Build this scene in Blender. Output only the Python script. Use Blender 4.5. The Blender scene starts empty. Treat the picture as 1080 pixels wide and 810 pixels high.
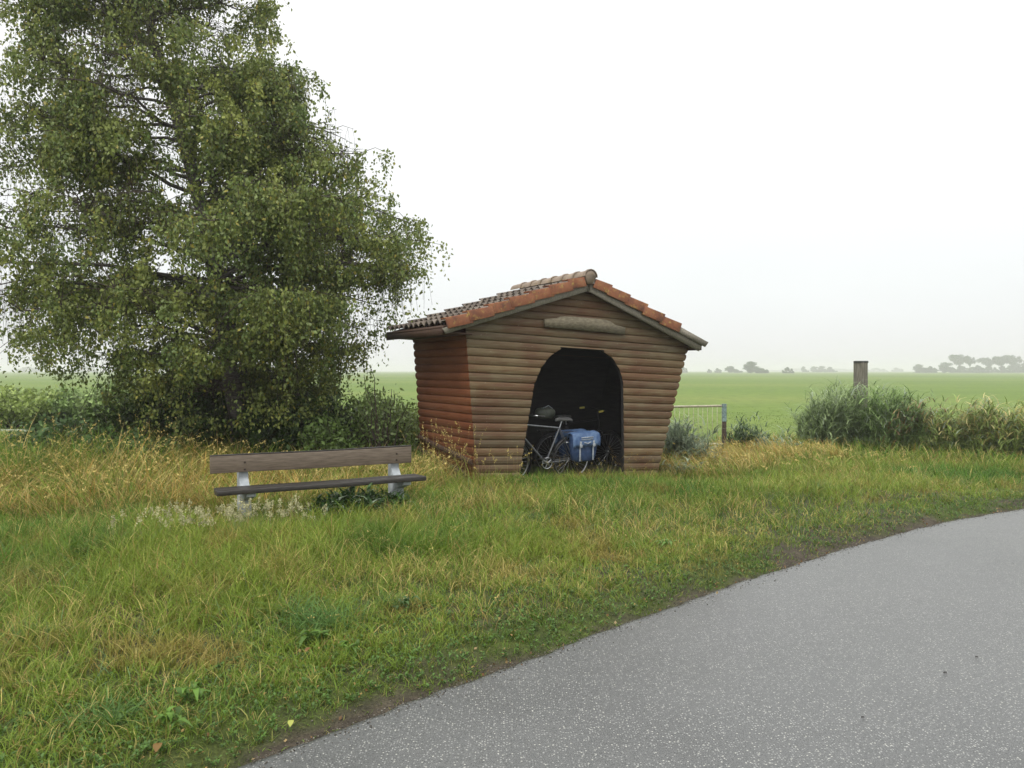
import bpy, math
import numpy as np
from math import radians as R, sin, cos, pi
rng = np.random.default_rng(7)
SC = bpy.context.scene
# ---------------------------------------------------------------- camera
F = 850.0; CH = 1.6; HZ = 391.0
cd = bpy.data.cameras.new('camera'); cam = bpy.data.objects.new('camera', cd)
SC.collection.objects.link(cam); SC.camera = cam
cam.location = (0, 0, CH); cam.rotation_euler = (pi/2, 0, 0)
cd.sensor_width = 36; cd.lens = F/1080*36; cd.shift_y = -(405-HZ)/1080
cd.clip_start = 0.05; cd.clip_end = 6000
# ---------------------------------------------------------------- sky and sun
SUN_EL, SUN_AZ = 52, 200          # azimuth measured from +Y clockwise
W = bpy.data.worlds.new('World'); SC.world = W; W.use_nodes = True
nt = W.node_tree; nt.nodes.clear()
def nn(t, ty, **k):
    n = t.nodes.new(ty)
    for a, v in k.items(): setattr(n, a, v)
    return n
sky = nn(nt, 'ShaderNodeTexSky', sky_type='NISHITA', sun_disc=False)
sky.sun_elevation = R(SUN_EL); sky.sun_rotation = R(SUN_AZ)
tc = nn(nt, 'ShaderNodeTexCoord'); sp = nn(nt, 'ShaderNodeSeparateXYZ')
nt.links.new(tc.outputs['Generated'], sp.inputs[0])
cr = nn(nt, 'ShaderNodeValToRGB')
cr.color_ramp.elements[0].position = 0.0; cr.color_ramp.elements[0].color = (0.402, 0.402, 0.412, 1)
cr.color_ramp.elements[1].position = 0.95; cr.color_ramp.elements[1].color = (1.0, 0.99, 0.965, 1)
e = cr.color_ramp.elements.new(0.10); e.color = (0.445, 0.452, 0.45, 1); e = cr.color_ramp.elements.new(0.35); e.color = (0.53, 0.532, 0.525, 1)
nt.links.new(sp.outputs['Z'], cr.inputs[0])
noi = nn(nt, 'ShaderNodeTexNoise'); noi.inputs['Scale'].default_value = 1.6; noi.inputs['Detail'].default_value = 3
mpn = nn(nt, 'ShaderNodeMapping'); mpn.inputs['Scale'].default_value = (1, 1, 3)
nt.links.new(tc.outputs['Generated'], mpn.inputs[0]); nt.links.new(mpn.outputs[0], noi.inputs['Vector'])
mr = nn(nt, 'ShaderNodeMapRange'); mr.inputs[1].default_value = 0.3; mr.inputs[2].default_value = 0.7
mr.inputs[3].default_value = 14.2; mr.inputs[4].default_value = 15.4
nt.links.new(noi.outputs[0], mr.inputs[0])
sc_ = nn(nt, 'ShaderNodeVectorMath', operation='SCALE')
nt.links.new(cr.outputs[0], sc_.inputs[0]); nt.links.new(mr.outputs[0], sc_.inputs['Scale'])
mx = nn(nt, 'ShaderNodeMix', data_type='RGBA'); mx.inputs[0].default_value = 0.93
nt.links.new(sky.outputs[0], mx.inputs[6]); nt.links.new(sc_.outputs[0], mx.inputs[7])
bg = nn(nt, 'ShaderNodeBackground'); bg.inputs[1].default_value = 0.105
nt.links.new(mx.outputs[2], bg.inputs[0])
wo = nn(nt, 'ShaderNodeOutputWorld'); nt.links.new(bg.outputs[0], wo.inputs[0])
sd = bpy.data.lights.new('sun', 'SUN'); so = bpy.data.objects.new('sun', sd); SC.collection.objects.link(so)
sd.energy = 1.2; sd.angle = R(25); sd.color = (1.0, 0.97, 0.92)
so.rotation_euler = (R(90-SUN_EL), 0, R(180-SUN_AZ))
SC.view_settings.view_transform = 'Standard'; SC.view_settings.look = 'None'
SC.view_settings.exposure = 0.5; SC.view_settings.gamma = 1; SC.view_settings.use_curve_mapping = False
SC.cycles.volume_bounces = 1; SC.cycles.max_bounces = 6; SC.cycles.transparent_max_bounces = 6

# ---------------------------------------------------------------- helpers
def gp(px, py, z=0.0):
    D = (CH-z)*F/(py-HZ); return ((px-540)/F*D, D)
def at(px, py, D): return np.array([(px-540)/F*D, D, CH-(py-HZ)/F*D])

def meta(o, label=None, cat=None, group=None, kind=None):
    if label: o['label'] = label
    if cat: o['category'] = cat
    if group: o['group'] = group
    if kind: o['kind'] = kind
    return o
def empty(name, loc=(0, 0, 0), rz=0.0):
    o = bpy.data.objects.new(name, None); SC.collection.objects.link(o)
    o.location = loc; o.rotation_euler = (0, 0, rz); o.empty_display_size = 0.2
    return o
def link(name, me, parent=None):
    o = bpy.data.objects.new(name, me); SC.collection.objects.link(o)
    if parent: o.parent = parent
    return o
def npmesh(name, V, Fc, m, parent=None, col=None, smooth=False):
    """V (n,3); Fc list of int arrays (k,3) / (k,4)"""
    me = bpy.data.meshes.new(name)
    V = np.asarray(V, dtype=np.float32)
    if not isinstance(Fc, list): Fc = [Fc]
    Fc = [np.asarray(f, dtype=np.int32) for f in Fc if len(f)]
    me.vertices.add(len(V)); me.vertices.foreach_set('co', V.ravel())
    li = np.concatenate([f.ravel() for f in Fc])
    cnt = np.concatenate([np.full(len(f), f.shape[1], dtype=np.int32) for f in Fc])
    st = np.concatenate([[0], np.cumsum(cnt)[:-1]]).astype(np.int32)
    me.loops.add(len(li)); me.loops.foreach_set('vertex_index', li)
    me.polygons.add(len(cnt)); me.polygons.foreach_set('loop_start', st); me.polygons.foreach_set('loop_total', cnt)
    if smooth: me.polygons.foreach_set('use_smooth', np.ones(len(cnt), dtype=bool))
    if col is not None:
        a = me.color_attributes.new('Col', 'FLOAT_COLOR', 'POINT')
        c = np.ones((len(V), 4), dtype=np.float32); c[:, :3] = col
        a.data.foreach_set('color', c.ravel())
    me.update(calc_edges=True)
    me.materials.append(m)
    return link(name, me, parent)

class MB:
    def __init__(s): s.v = []; s.q = []; s.t = []; s.n = 0
    def add(s, v, q=(), t=()):
        for f in q: s.q.append([i+s.n for i in f])
        for f in t: s.t.append([i+s.n for i in f])
        s.v.extend([tuple(map(float, p)) for p in v]); s.n += len(v)
    def box(s, c, d, ax=None):
        c = np.array(c, float); d = np.array(d, float)/2
        ax = np.eye(3) if ax is None else np.array(ax, float)
        v = [c+ax[0]*x*d[0]+ax[1]*y*d[1]+ax[2]*z*d[2] for x in (-1, 1) for y in (-1, 1) for z in (-1, 1)]
        s.add(v, [(0, 1, 3, 2), (4, 6, 7, 5), (0, 4, 5, 1), (2, 3, 7, 6), (0, 2, 6, 4), (1, 5, 7, 3)])
    def tube(s, pts, rad, n=8, cap=True):
        pts = np.array(pts, float); rad = np.broadcast_to(np.asarray(rad, float), (len(pts),))
        T = np.gradient(pts, axis=0); T /= np.linalg.norm(T, axis=1)[:, None]+1e-9
        up = np.array([0, 0, 1.]) if abs(T[0][2]) < .9 else np.array([1., 0, 0])
        a = np.cross(T[0], up); a /= np.linalg.norm(a)
        v = []
        for i in range(len(pts)):
            a = a-T[i]*(a@T[i]); a /= np.linalg.norm(a)+1e-9; b = np.cross(T[i], a)
            for k in range(n):
                w = 2*pi*k/n; v.append(pts[i]+rad[i]*(a*cos(w)+b*sin(w)))
        q = [(i*n+k, i*n+(k+1) % n, (i+1)*n+(k+1) % n, (i+1)*n+k) for i in range(len(pts)-1) for k in range(n)]
        t = []
        if cap:
            v.append(pts[0]); v.append(pts[-1]); c0 = len(v)-2; L = (len(pts)-1)*n
            t = [(c0, (k+1) % n, k) for k in range(n)]+[(c0+1, L+k, L+(k+1) % n) for k in range(n)]
        s.add(v, q, t)
    def prism(s, poly, f, h0, h1):
        """poly 2-D list; f(x,y,h)->3-D point; between depths h0,h1"""
        n = len(poly); v = [f(x, y, h0) for x, y in poly]+[f(x, y, h1) for x, y in poly]
        cx = np.mean([p[0] for p in poly]); cy = np.mean([p[1] for p in poly])
        v += [f(cx, cy, h0), f(cx, cy, h1)]
        q = [(i, (i+1) % n, n+(i+1) % n, n+i) for i in range(n)]
        t = [(2*n, (i+1) % n, i) for i in range(n)]+[(2*n+1, n+i, n+(i+1) % n) for i in range(n)]
        s.add(v, q, t)
    def build(s, name, m, parent=None, smooth=False, bevel=0):
        fs = []
        if s.q: fs.append(np.array(s.q))
        if s.t: fs.append(np.array(s.t))
        o = npmesh(name, np.array(s.v), fs, m, parent, smooth=smooth)
        if bevel:
            b = o.modifiers.new('bevel', 'BEVEL'); b.width = bevel; b.segments = 2; b.limit_method = 'ANGLE'
        if smooth:
            try: o.data.set_sharp_from_angle(angle=R(45))
            except Exception: pass
        return o

def vnoise(x, y, s=1.0, seed=0):
    x = np.asarray(x, float)*s+seed*17.3; y = np.asarray(y, float)*s-seed*9.1
    xi = np.floor(x).astype(np.int64); yi = np.floor(y).astype(np.int64); xf = x-xi; yf = y-yi
    xf = xf*xf*(3-2*xf); yf = yf*yf*(3-2*yf)
    def h(a, b):
        n = (a*374761393+b*668265263+seed*974634777) & 0x7fffffff
        n = ((n ^ (n >> 13))*1274126177) & 0x7fffffff
        n = (n ^ (n >> 16)) & 0xffff
        return n/65535.0
    return (h(xi, yi)*(1-xf)+h(xi+1, yi)*xf)*(1-yf)+(h(xi, yi+1)*(1-xf)+h(xi+1, yi+1)*xf)*yf
def fbm(x, y, s=1.0, seed=0, o=3):
    r = 0; a = .5; t = 0
    for i in range(o): r = r+a*vnoise(x, y, s*2**i, seed+i); t += a; a *= .55
    return r/t
def sst(a, b, x): t = np.clip((x-a)/(b-a), 0, 1); return t*t*(3-2*t)

# ---------------------------------------------------------------- materials
def newmat(name):
    m = bpy.data.materials.new(name); m.use_nodes = True; t = m.node_tree
    p = t.nodes['Principled BSDF']; return m, t, p
def ramp(t, fac, stops):
    r = nn(t, 'ShaderNodeValToRGB'); cr = r.color_ramp
    while len(cr.elements) < len(stops): cr.elements.new(0.5)
    for e, (p, c) in zip(cr.elements, stops): e.position = p; e.color = (*c, 1)
    t.links.new(fac, r.inputs[0]); return r.outputs[0]
def noise(t, scale, detail=4, rough=.55, vec=None, sc=None, dist=0):
    n = nn(t, 'ShaderNodeTexNoise'); n.inputs['Scale'].default_value = scale
    n.inputs['Detail'].default_value = detail; n.inputs['Roughness'].default_value = rough; n.inputs['Distortion'].default_value = dist
    if vec is None: vec = nn(t, 'ShaderNodeTexCoord').outputs['Object']
    if sc:
        mp = nn(t, 'ShaderNodeMapping'); mp.inputs['Scale'].default_value = sc; t.links.new(vec, mp.inputs[0]); vec = mp.outputs[0]
    t.links.new(vec, n.inputs['Vector']); return n.outputs[0]
def mixc(t, fac, a, b, mode='MIX'):
    m = nn(t, 'ShaderNodeMix', data_type='RGBA', blend_type=mode)
    for i, v in ((0, fac), (6, a), (7, b)):
        if isinstance(v, (int, float)): m.inputs[i].default_value = v
        elif isinstance(v, tuple): m.inputs[i].default_value = (*v, 1)
        else: t.links.new(v, m.inputs[i])
    return m.outputs[2]
def bump(t, p, h, s=.5, d=.01):
    b = nn(t, 'ShaderNodeBump'); b.inputs['Strength'].default_value = s; b.inputs['Distance'].default_value = d
    t.links.new(h, b.inputs['Height']); t.links.new(b.outputs[0], p.inputs['Normal'])
def simple(name, c1, c2, scale=8, rough=.6, metal=0, sc=None, bmp=.3, bd=.004, detail=4, spec=.5):
    m, t, p = newmat(name)
    n = noise(t, scale, detail, sc=sc)
    t.links.new(ramp(t, n, [(.3, c1), (.7, c2)]), p.inputs['Base Color'])
    p.inputs['Roughness'].default_value = rough; p.inputs['Metallic'].default_value = metal
    p.inputs['Specular IOR Level'].default_value = spec
    if bmp: bump(t, p, n, bmp, bd)
    return m
def leafmat(name, trans=.3, rough=.5, spec=.3):
    m, t, p = newmat(name)
    a = nn(t, 'ShaderNodeAttribute', attribute_name='Col')
    t.links.new(a.outputs['Color'], p.inputs['Base Color'])
    p.inputs['Roughness'].default_value = rough; p.inputs['Specular IOR Level'].default_value = spec
    tr = nn(t, 'ShaderNodeBsdfTranslucent'); t.links.new(a.outputs['Color'], tr.inputs[0])
    ms = nn(t, 'ShaderNodeMixShader'); ms.inputs[0].default_value = trans
    t.links.new(p.outputs[0], ms.inputs[1]); t.links.new(tr.outputs[0], ms.inputs[2])
    t.links.new(ms.outputs[0], t.nodes['Material Output'].inputs[0]); return m

M = {}
M['grass'] = leafmat('grass_blades', .3, .5, .2)
M['leaf'] = leafmat('leaves', .3, .45, .35)
M['far'] = leafmat('far_foliage', .1, .9, .1)
M['bark'] = simple('birch_bark', (.035, .03, .026), (.16, .145, .13), 9, .85, sc=(1, 1, 3), bmp=.6, bd=.02)
M['twig'] = simple('twig_bark', (.03, .022, .016), (.07, .05, .035), 20, .8, bmp=0)
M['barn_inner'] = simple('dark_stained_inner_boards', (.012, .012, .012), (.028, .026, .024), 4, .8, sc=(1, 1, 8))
M['grey_timber'] = simple('weathered_grey_timber', (.15, .135, .105), (.29, .265, .21), 9, .8, sc=(6, 6, 6), bmp=.4)
M['dark_timber'] = simple('dark_brown_timber', (.045, .022, .013), (.09, .05, .032), 5, .75, sc=(2, 8, 8))
M['concrete'] = simple('pale_concrete', (.30, .33, .35), (.46, .49, .51), 14, .85, bmp=.3)
M['rust'] = simple('rusty_iron', (.04, .03, .022), (.10, .07, .05), 30, .8, metal=.3)
M['galv'] = simple('painted_pale_rail', (.30, .29, .2), (.5, .47, .36), 20, .6, metal=.2)
M['chrome'] = simple('worn_chrome', (.45, .46, .48), (.65, .66, .68), 30, .3, metal=1, bmp=0)
M['frame_silver'] = simple('silver_frame_paint', (.16, .165, .18), (.26, .27, .29), 20, .35, metal=.6, bmp=0)
M['frame_black'] = simple('dark_frame_paint', (.012, .013, .015), (.03, .03, .033), 20, .35, metal=.2, bmp=0)
M['rubber'] = simple('black_rubber', (.012, .012, .012), (.025, .025, .025), 40, .75, bmp=0)
M['saddle'] = simple('grey_saddle_leather', (.06, .06, .06), (.12, .12, .12), 40, .4, bmp=.1)
M['bluecloth'] = simple('worn_blue_canvas', (.014, .036, .10), (.05, .095, .21), 14, .65, bmp=.5, bd=.01)
M['blueflap'] = simple('worn_blue_flap', (.035, .08, .20), (.13, .21, .36), 14, .55, bmp=.5, bd=.01)
M['strap'] = simple('grey_webbing', (.25, .28, .32), (.42, .45, .48), 60, .6, bmp=0)
M['yellowtape'] = simple('yellow_tape', (.6, .5, .08), (.75, .65, .15), 60, .5, bmp=0)
M['stone'] = simple('dark_pebble', (.02, .02, .02), (.09, .085, .08), 60, .8)

def board_mat(name, stops, pitch=.12, low=(.15, .125, .075)):
    m, t, p = newmat(name)
    g = noise(t, 1.0, 6, .6, sc=(3.2, 3.2, 34))
    g2 = noise(t, 1.3, 3, .5, sc=(1, 1, 1.6))
    mm = nn(t, 'ShaderNodeMath', operation='MULTIPLY_ADD'); mm.inputs[1].default_value = .45; mm.inputs[2].default_value = 0
    t.links.new(g, mm.inputs[0]); m2 = nn(t, 'ShaderNodeMath', operation='MULTIPLY_ADD'); m2.inputs[1].default_value = .55
    t.links.new(g2, m2.inputs[0]); t.links.new(mm.outputs[0], m2.inputs[2])
    c = ramp(t, m2.outputs[0], stops)
    # one tint per board
    so_ = nn(t, 'ShaderNodeAttribute', attribute_name='Col')
    c = mixc(t, 1., c, so_.outputs['Color'], 'MULTIPLY')
    # small pale knots and scuffs
    v = noise(t, 26, 2, .5, sc=(1, 1, 3)); k = nn(t, 'ShaderNodeMapRange'); k.inputs[1].default_value = .70; k.inputs[2].default_value = .76
    t.links.new(v, k.inputs[0]); c = mixc(t, k.outputs[0], c, (.26, .22, .16))
    t.links.new(c, p.inputs['Base Color'])
    p.inputs['Roughness'].default_value = .62; p.inputs['Specular IOR Level'].default_value = .35
    bump(t, p, g, .35, .006); return m
M['front_boards'] = board_mat('weathered_brown_log_boards', [(.32, (.105, .042, .02)), (.44, (.125, .070, .034)), (.55, (.155, .112, .058)), (.70, (.22, .18, .105))])
M['side_boards'] = board_mat('red_stained_log_boards', [(.3, (.14, .042, .018)), (.5, (.21, .07, .028)), (.7, (.25, .105, .05))])

def tile_mat(name, stops, lich=.5, lc=(.42, .26, .05)):
    m, t, p = newmat(name)
    n = noise(t, 5, 6, .65); c = ramp(t, n, stops)
    v = noise(t, 13, 5, .7); k = nn(t, 'ShaderNodeMapRange'); k.inputs[1].default_value = .55; k.inputs[2].default_value = .68; k.inputs[4].default_value = lich
    t.links.new(v, k.inputs[0]); c = mixc(t, k.outputs[0], c, lc)
    v2 = noise(t, 35, 2, .5); k2 = nn(t, 'ShaderNodeMapRange'); k2.inputs[1].default_value = .64; k2.inputs[2].default_value = .7; k2.inputs[4].default_value = .7
    t.links.new(v2, k2.inputs[0]); c = mixc(t, k2.outputs[0], c, (.07, .06, .05))
    t.links.new(c, p.inputs['Base Color']); p.inputs['Roughness'].default_value = .75
    bump(t, p, n, .3, .006); return m
M['verge_tile'] = tile_mat('lichened_orange_clay', [(.3, (.09, .038, .024)), (.45, (.20, .07, .032)), (.6, (.27, .105, .045)), (.75, (.28, .19, .10))], .85, (.38, .27, .07))
M['roof_tile'] = tile_mat('mossy_brown_clay', [(.3, (.05, .042, .036)), (.5, (.11, .085, .066)), (.7, (.20, .165, .135))], .5, (.27, .24, .17))
M['ridge_tile'] = tile_mat('pale_mossy_clay', [(.3, (.15, .12, .085)), (.5, (.26, .20, .15)), (.7, (.36, .28, .22))], .5, (.33, .24, .08))

# ground
def ground_mat():
    m, t, p = newmat('soil_and_pasture')
    tcn = nn(t, 'ShaderNodeTexCoord').outputs['Object']
    s = nn(t, 'ShaderNodeSeparateXYZ'); t.links.new(tcn, s.inputs[0])
    n1 = noise(t, 9, 8, .7, tcn); n2 = noise(t, .45, 4, .6, tcn); n3 = noise(t, .012, 5, .6, tcn, sc=(1, 2.4, 1))
    n4 = noise(t, 90, 4, .7, tcn)
    soil = ramp(t, n1, [(.3, (.03, .025, .018)), (.6, (.075, .062, .044)), (.8, (.14, .12, .09))])
    near = ramp(t, n1, [(.3, (.03, .045, .012)), (.7, (.08, .10, .025))])
    mr_ = nn(t, 'ShaderNodeMapRange'); mr_.inputs[1].default_value = .45; mr_.inputs[2].default_value = .6
    t.links.new(n2, mr_.inputs[0]); soil = mixc(t, .9, soil, ramp(t, n4, [(.3, (.35, .35, .35)), (.55, (1, 1, 1)), (.75, (1.9, 1.8, 1.7))]), 'MULTIPLY'); near = mixc(t, .9, near, ramp(t, n4, [(.3, (.4, .4, .4)), (.7, (1.4, 1.4, 1.2))]), 'MULTIPLY'); nearc = mixc(t, mr_.outputs[0], near, soil)
    gr = noise(t, 1.4, 8, .75, tcn, sc=(1, .5, 1))
    f1 = ramp(t, n3, [(.3, (.095, .155, .024)), (.5, (.12, .18, .03)), (.7, (.17, .205, .048))])
    f2 = mixc(t, .75, f1, ramp(t, gr, [(.25, (.45, .5, .4)), (.5, (1, 1, 1)), (.8, (1.35, 1.3, 1.1))]), 'MULTIPLY')
    mf = nn(t, 'ShaderNodeMapRange'); mf.inputs[1].default_value = 17; mf.inputs[2].default_value = 24
    t.links.new(s.outputs['Y'], mf.inputs[0])
    c = mixc(t, mf.outputs[0], nearc, f2)
    at_ = nn(t, 'ShaderNodeAttribute', attribute_name='Col')
    sr = nn(t, 'ShaderNodeSeparateXYZ'); t.links.new(at_.outputs['Vector'], sr.inputs[0])
    c = mixc(t, sr.outputs[0], c, soil)
    t.links.new(c, p.inputs['Base Color']); p.inputs['Roughness'].default_value = .9
    p.inputs['Specular IOR Level'].default_value = .2
    bump(t, p, n1, .7, .02); return m
M['ground'] = ground_mat()
def road_mat():
    m, t, p = newmat('damp_asphalt_with_pale_chippings')
    tcn = nn(t, 'ShaderNodeTexCoord').outputs['Object']
    big = noise(t, .55, 6, .65, tcn); fine = noise(t, 160, 3, .7, tcn)
    base = ramp(t, fine, [(.3, (.036, .038, .037)), (.52, (.102, .106, .105)), (.75, (.15, .155, .15))])
    base = mixc(t, 1., base, ramp(t, big, [(.3, (.76, .76, .76)), (.5, (1, 1, 1)), (.7, (1.18, 1.18, 1.17))]), 'MULTIPLY')
    def chips(scale, keep, rad, col, c):
        v = nn(t, 'ShaderNodeTexVoronoi', voronoi_dimensions='2D'); v.inputs['Scale'].default_value = scale; v.inputs['Randomness'].default_value = 1
        t.links.new(tcn, v.inputs['Vector'])
        a = nn(t, 'ShaderNodeMapRange'); a.inputs[1].default_value = rad; a.inputs[2].default_value = rad*.7; a.inputs[3].default_value = 0; a.inputs[4].default_value = 1
        t.links.new(v.outputs['Distance'], a.inputs[0])
        sx = nn(t, 'ShaderNodeSeparateXYZ'); t.links.new(v.outputs['Color'], sx.inputs[0])
        g = nn(t, 'ShaderNodeMath', operation='LESS_THAN'); g.inputs[1].default_value = keep; t.links.new(sx.outputs[0], g.inputs[0])
        mu = nn(t, 'ShaderNodeMath', operation='MULTIPLY'); t.links.new(a.outputs[0], mu.inputs[0]); t.links.new(g.outputs[0], mu.inputs[1])
        return mixc(t, mu.outputs[0], c, col)
    c = chips(150, .5, .34, (.15, .15, .148), base)
    c = chips(85, .2, .32, (.30, .305, .29), c)
    c = chips(52, .09, .21, (.46, .46, .41), c)
    t.links.new(c, p.inputs['Base Color'])
    rr = ramp(t, big, [(.3, (.27, .27, .27)), (.7, (.42, .42, .42))]); t.links.new(rr, p.inputs['Roughness'])
    p.inputs['Specular IOR Level'].default_value = .5
    bump(t, p, fine, .6, .004); return m
M['road'] = road_mat()

# ---------------------------------------------------------------- shed frame (needed by the terrain too)
YAW = R(28); TH = R(2.6)
u = np.array([cos(YAW), sin(YAW), 0]); w = np.array([-sin(YAW), cos(YAW), 0]); zz = np.array([0, 0, 1.])
U = u*cos(TH)-zz*sin(TH); Vv = zz*cos(TH)+u*sin(TH)
O = np.array([(503-540)/F*11.4, 11.4, 0]); CAM = np.array([0, 0, CH])
def L(a, c, b): return O+U*a+w*c+Vv*b
def ab(px, py, c=0.0):
    r = np.array([(px-540)/F, 1, -(py-HZ)/F]); q = ((O+w*c-CAM)@w)/(r@w); p = CAM+q*r-O
    return float(p@U), float(p@Vv)

# road edge
RE = [gp(255, 810), gp(360, 767), gp(425, 740), gp(540, 702), gp(665, 652), gp(740, 630), gp(810, 608), gp(860, 588), gp(910, 571), gp(990, 552), gp(1080, 537)]
# smooth edge: fit cubic x->y
ex = np.array([p[0] for p in RE]); ey = np.array([p[1] for p in RE])
cf = np.polyfit(ex, ey, 3)
xs = np.linspace(ex[0], ex[-1], 40); base_pts = list(zip(xs, np.polyval(cf, xs)))
d0 = np.array(base_pts[1])-np.array(base_pts[0]); d0 /= np.linalg.norm(d0)
d1 = np.array(base_pts[-1])-np.array(base_pts[-2]); d1 /= np.linalg.norm(d1)
pre = []; p = np.array(base_pts[0]); a = math.atan2(d0[1], d0[0])
for i in range(60):
    a += .012; p = p-np.array([cos(a), sin(a)])*.6; pre.append(tuple(p))
post = []; p = np.array(base_pts[-1]); a = math.atan2(d1[1], d1[0])
for i in range(120):
    a -= .006; p = p+np.array([cos(a), sin(a)])*.6; post.append(tuple(p))
EDGE = np.array(pre[::-1]+base_pts+post)
def redge(x, y):
    """signed distance to the verge-side road edge, positive on the grass"""
    x = np.asarray(x, float).ravel(); y = np.asarray(y, float).ravel()
    A = EDGE[:-1]; B = EDGE[1:]; AB = B-A; L2 = (AB**2).sum(1)
    out = np.empty(len(x))
    for s in range(0, len(x), 20000):
        P = np.stack([x[s:s+20000], y[s:s+20000]], 1)
        t = np.clip(((P[:, None]-A[None])*AB[None]).sum(2)/L2, 0, 1)
        Q = A[None]+t[..., None]*AB[None]; D = P[:, None]-Q
        d = np.sqrt((D**2).sum(2)); k = d.argmin(1); r = np.arange(len(P))
        cr_ = AB[k, 0]*D[r, k, 1]-AB[k, 1]*D[r, k, 0]
        out[s:s+20000] = d[r, k]*np.sign(cr_)
    return out
ROADW = 6.0
def hgt(x, y, dr=None):
    x = np.asarray(x, float); y = np.asarray(y, float); shp = x.shape
    if dr is None: dr = redge(x, y).reshape(shp)
    h = -.045+.075*sst(.0, .35, dr)+.03*sst(.4, 2, dr)
    far = sst(-ROADW, -ROADW-.4, dr); h = h+.075*far
    inn = sst(.2, 1.0, dr)
    h = h+inn*(.05*(fbm(x, y, .8, 3)-.5)+.08*(fbm(x, y, .25, 5)-.5))
    h = h-.16*sst(.5, 3.5, x)*sst(10, 12.5, y)*sst(30, 18, y)
    h = h-.2*sst(17, 24, y)
    h = h-.07*np.exp(-(((x-1.2)/1.9)**2+((y-11.9)/1.3)**2))
    return h

# ---------------------------------------------------------------- ground, road
def axis(lo, hi, flo, fhi, step):
    a = list(np.arange(flo, fhi+1e-6, step)); s = step
    p = flo; left = []
    while p > lo: s *= 1.25; p -= s; left.append(p)
    s = step; p = fhi; right = []
    while p < hi: s *= 1.25; p += s; right.append(p)
    return np.array(left[::-1]+a+right)
gx = axis(-1600, 1600, -9, 10, .09); gy = axis(-400, 2200, 1, 16, .09)
X, Y = np.meshgrid(gx, gy); DR = redge(X, Y).reshape(X.shape)
# road sheet sits just above the ground there
Z = hgt(X, Y, DR)
nx, ny = len(gx), len(gy)
idx = np.arange(nx*ny).reshape(ny, nx)
q = np.stack([idx[:-1, :-1].ravel(), idx[:-1, 1:].ravel(), idx[1:, 1:].ravel(), idx[1:, :-1].ravel()], 1)
def soilness(x, y, dr):
    s = sst(.17, .05, dr+.42*(fbm(x, y, 3.1, 11, 4)-.5))*(dr > -ROADW)
    cx, cy = gp(835, 583); s = np.maximum(s, .9*np.exp(-(((x-cx)/.38)**2+((y-cy)/.5)**2)))
    cx, cy = gp(1062, 519); s = np.maximum(s, .6*np.exp(-(((x-cx)/.4)**2+((y-cy)/.2)**2)))
    cx, cy = gp(510, 663); s = np.maximum(s, .75*np.exp(-(((x-cx)/.12)**2+((y-cy)/.10)**2)))
    return np.clip(s, 0, 1)
S = soilness(X, Y, DR)
gcol = np.zeros((nx*ny, 3)); gcol[:, 0] = S.ravel()
gr = npmesh('ground', np.stack([X.ravel(), Y.ravel(), Z.ravel()], 1), q, M['ground'], col=gcol, smooth=True)
meta(gr, kind='structure')
# road: strip following the edge with a ragged lip
Eo = EDGE; T = np.gradient(Eo, axis=0); T /= np.linalg.norm(T, axis=1)[:, None]
# densify
s_ = np.concatenate([[0], np.cumsum(np.linalg.norm(np.diff(Eo, axis=0), axis=1))])
sd_ = np.arange(0, s_[-1], .05); ex2 = np.interp(sd_, s_, Eo[:, 0]); ey2 = np.interp(sd_, s_, Eo[:, 1])
tx = np.interp(sd_, s_, T[:, 0]); ty = np.interp(sd_, s_, T[:, 1]); nl = np.hypot(tx, ty); tx /= nl; ty /= nl
rag = .05*(fbm(sd_, 0*sd_, 2.2, 21, 4)-.5)+.05*(fbm(sd_, 0*sd_, 8, 22, 2)-.5)
offs = [(0, -.05), (0, -.004), (.03, 0.0), (.5, .008), (1.5, .02), (3.0, .03), (4.5, .02), (5.5, .006), (5.97, 0.0), (6.0, -.004), (6.0, -.05)]
rv = []
for d, z in offs:
    k = rag if d < .1 else (rag*0 if d < 5.9 else -rag)
    ox = ex2+ty*(d-k); oy = ey2-tx*(d-k); rv.append(np.stack([ox, oy, np.full_like(ox, z)], 1))
rv = np.array(rv); n = len(sd_); idx = np.arange(len(offs)*n).reshape(len(offs), n)
q = np.stack([idx[:-1, :-1].ravel(), idx[1:, :-1].ravel(), idx[1:, 1:].ravel(), idx[:-1, 1:].ravel()], 1)
meta(npmesh('road', rv.reshape(-1, 3), q, M['road'], smooth=True), kind='structure')
# distant pale farm track at the left
tb = MB(); m_track = simple('pale_track_gravel', (.17, .18, .14), (.34, .35, .30), 3, .8)
pts = [(-24, 20.2), (-16, 20.6), (-12.5, 21.2), (-11.2, 21.6)]
v = []
for i, (x, y) in enumerate(pts): v += [(x, y-.40*(1-i*.2), float(hgt(np.array(x), np.array(y)))+.10), (x, y+.40*(1-i*.2), float(hgt(np.array(x), np.array(y)))+.12)]
tb.add(v, [(2*i, 2*i+2, 2*i+3, 2*i+1) for i in range(3)])
v2 = [(x, y, z-.5) for x, y, z in v]; tb.add(v[0::2]+v2[0::2], [(i, i+4, i+5, i+1) for i in range(3)])
meta(tb.build('path', m_track), kind='structure')

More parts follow.
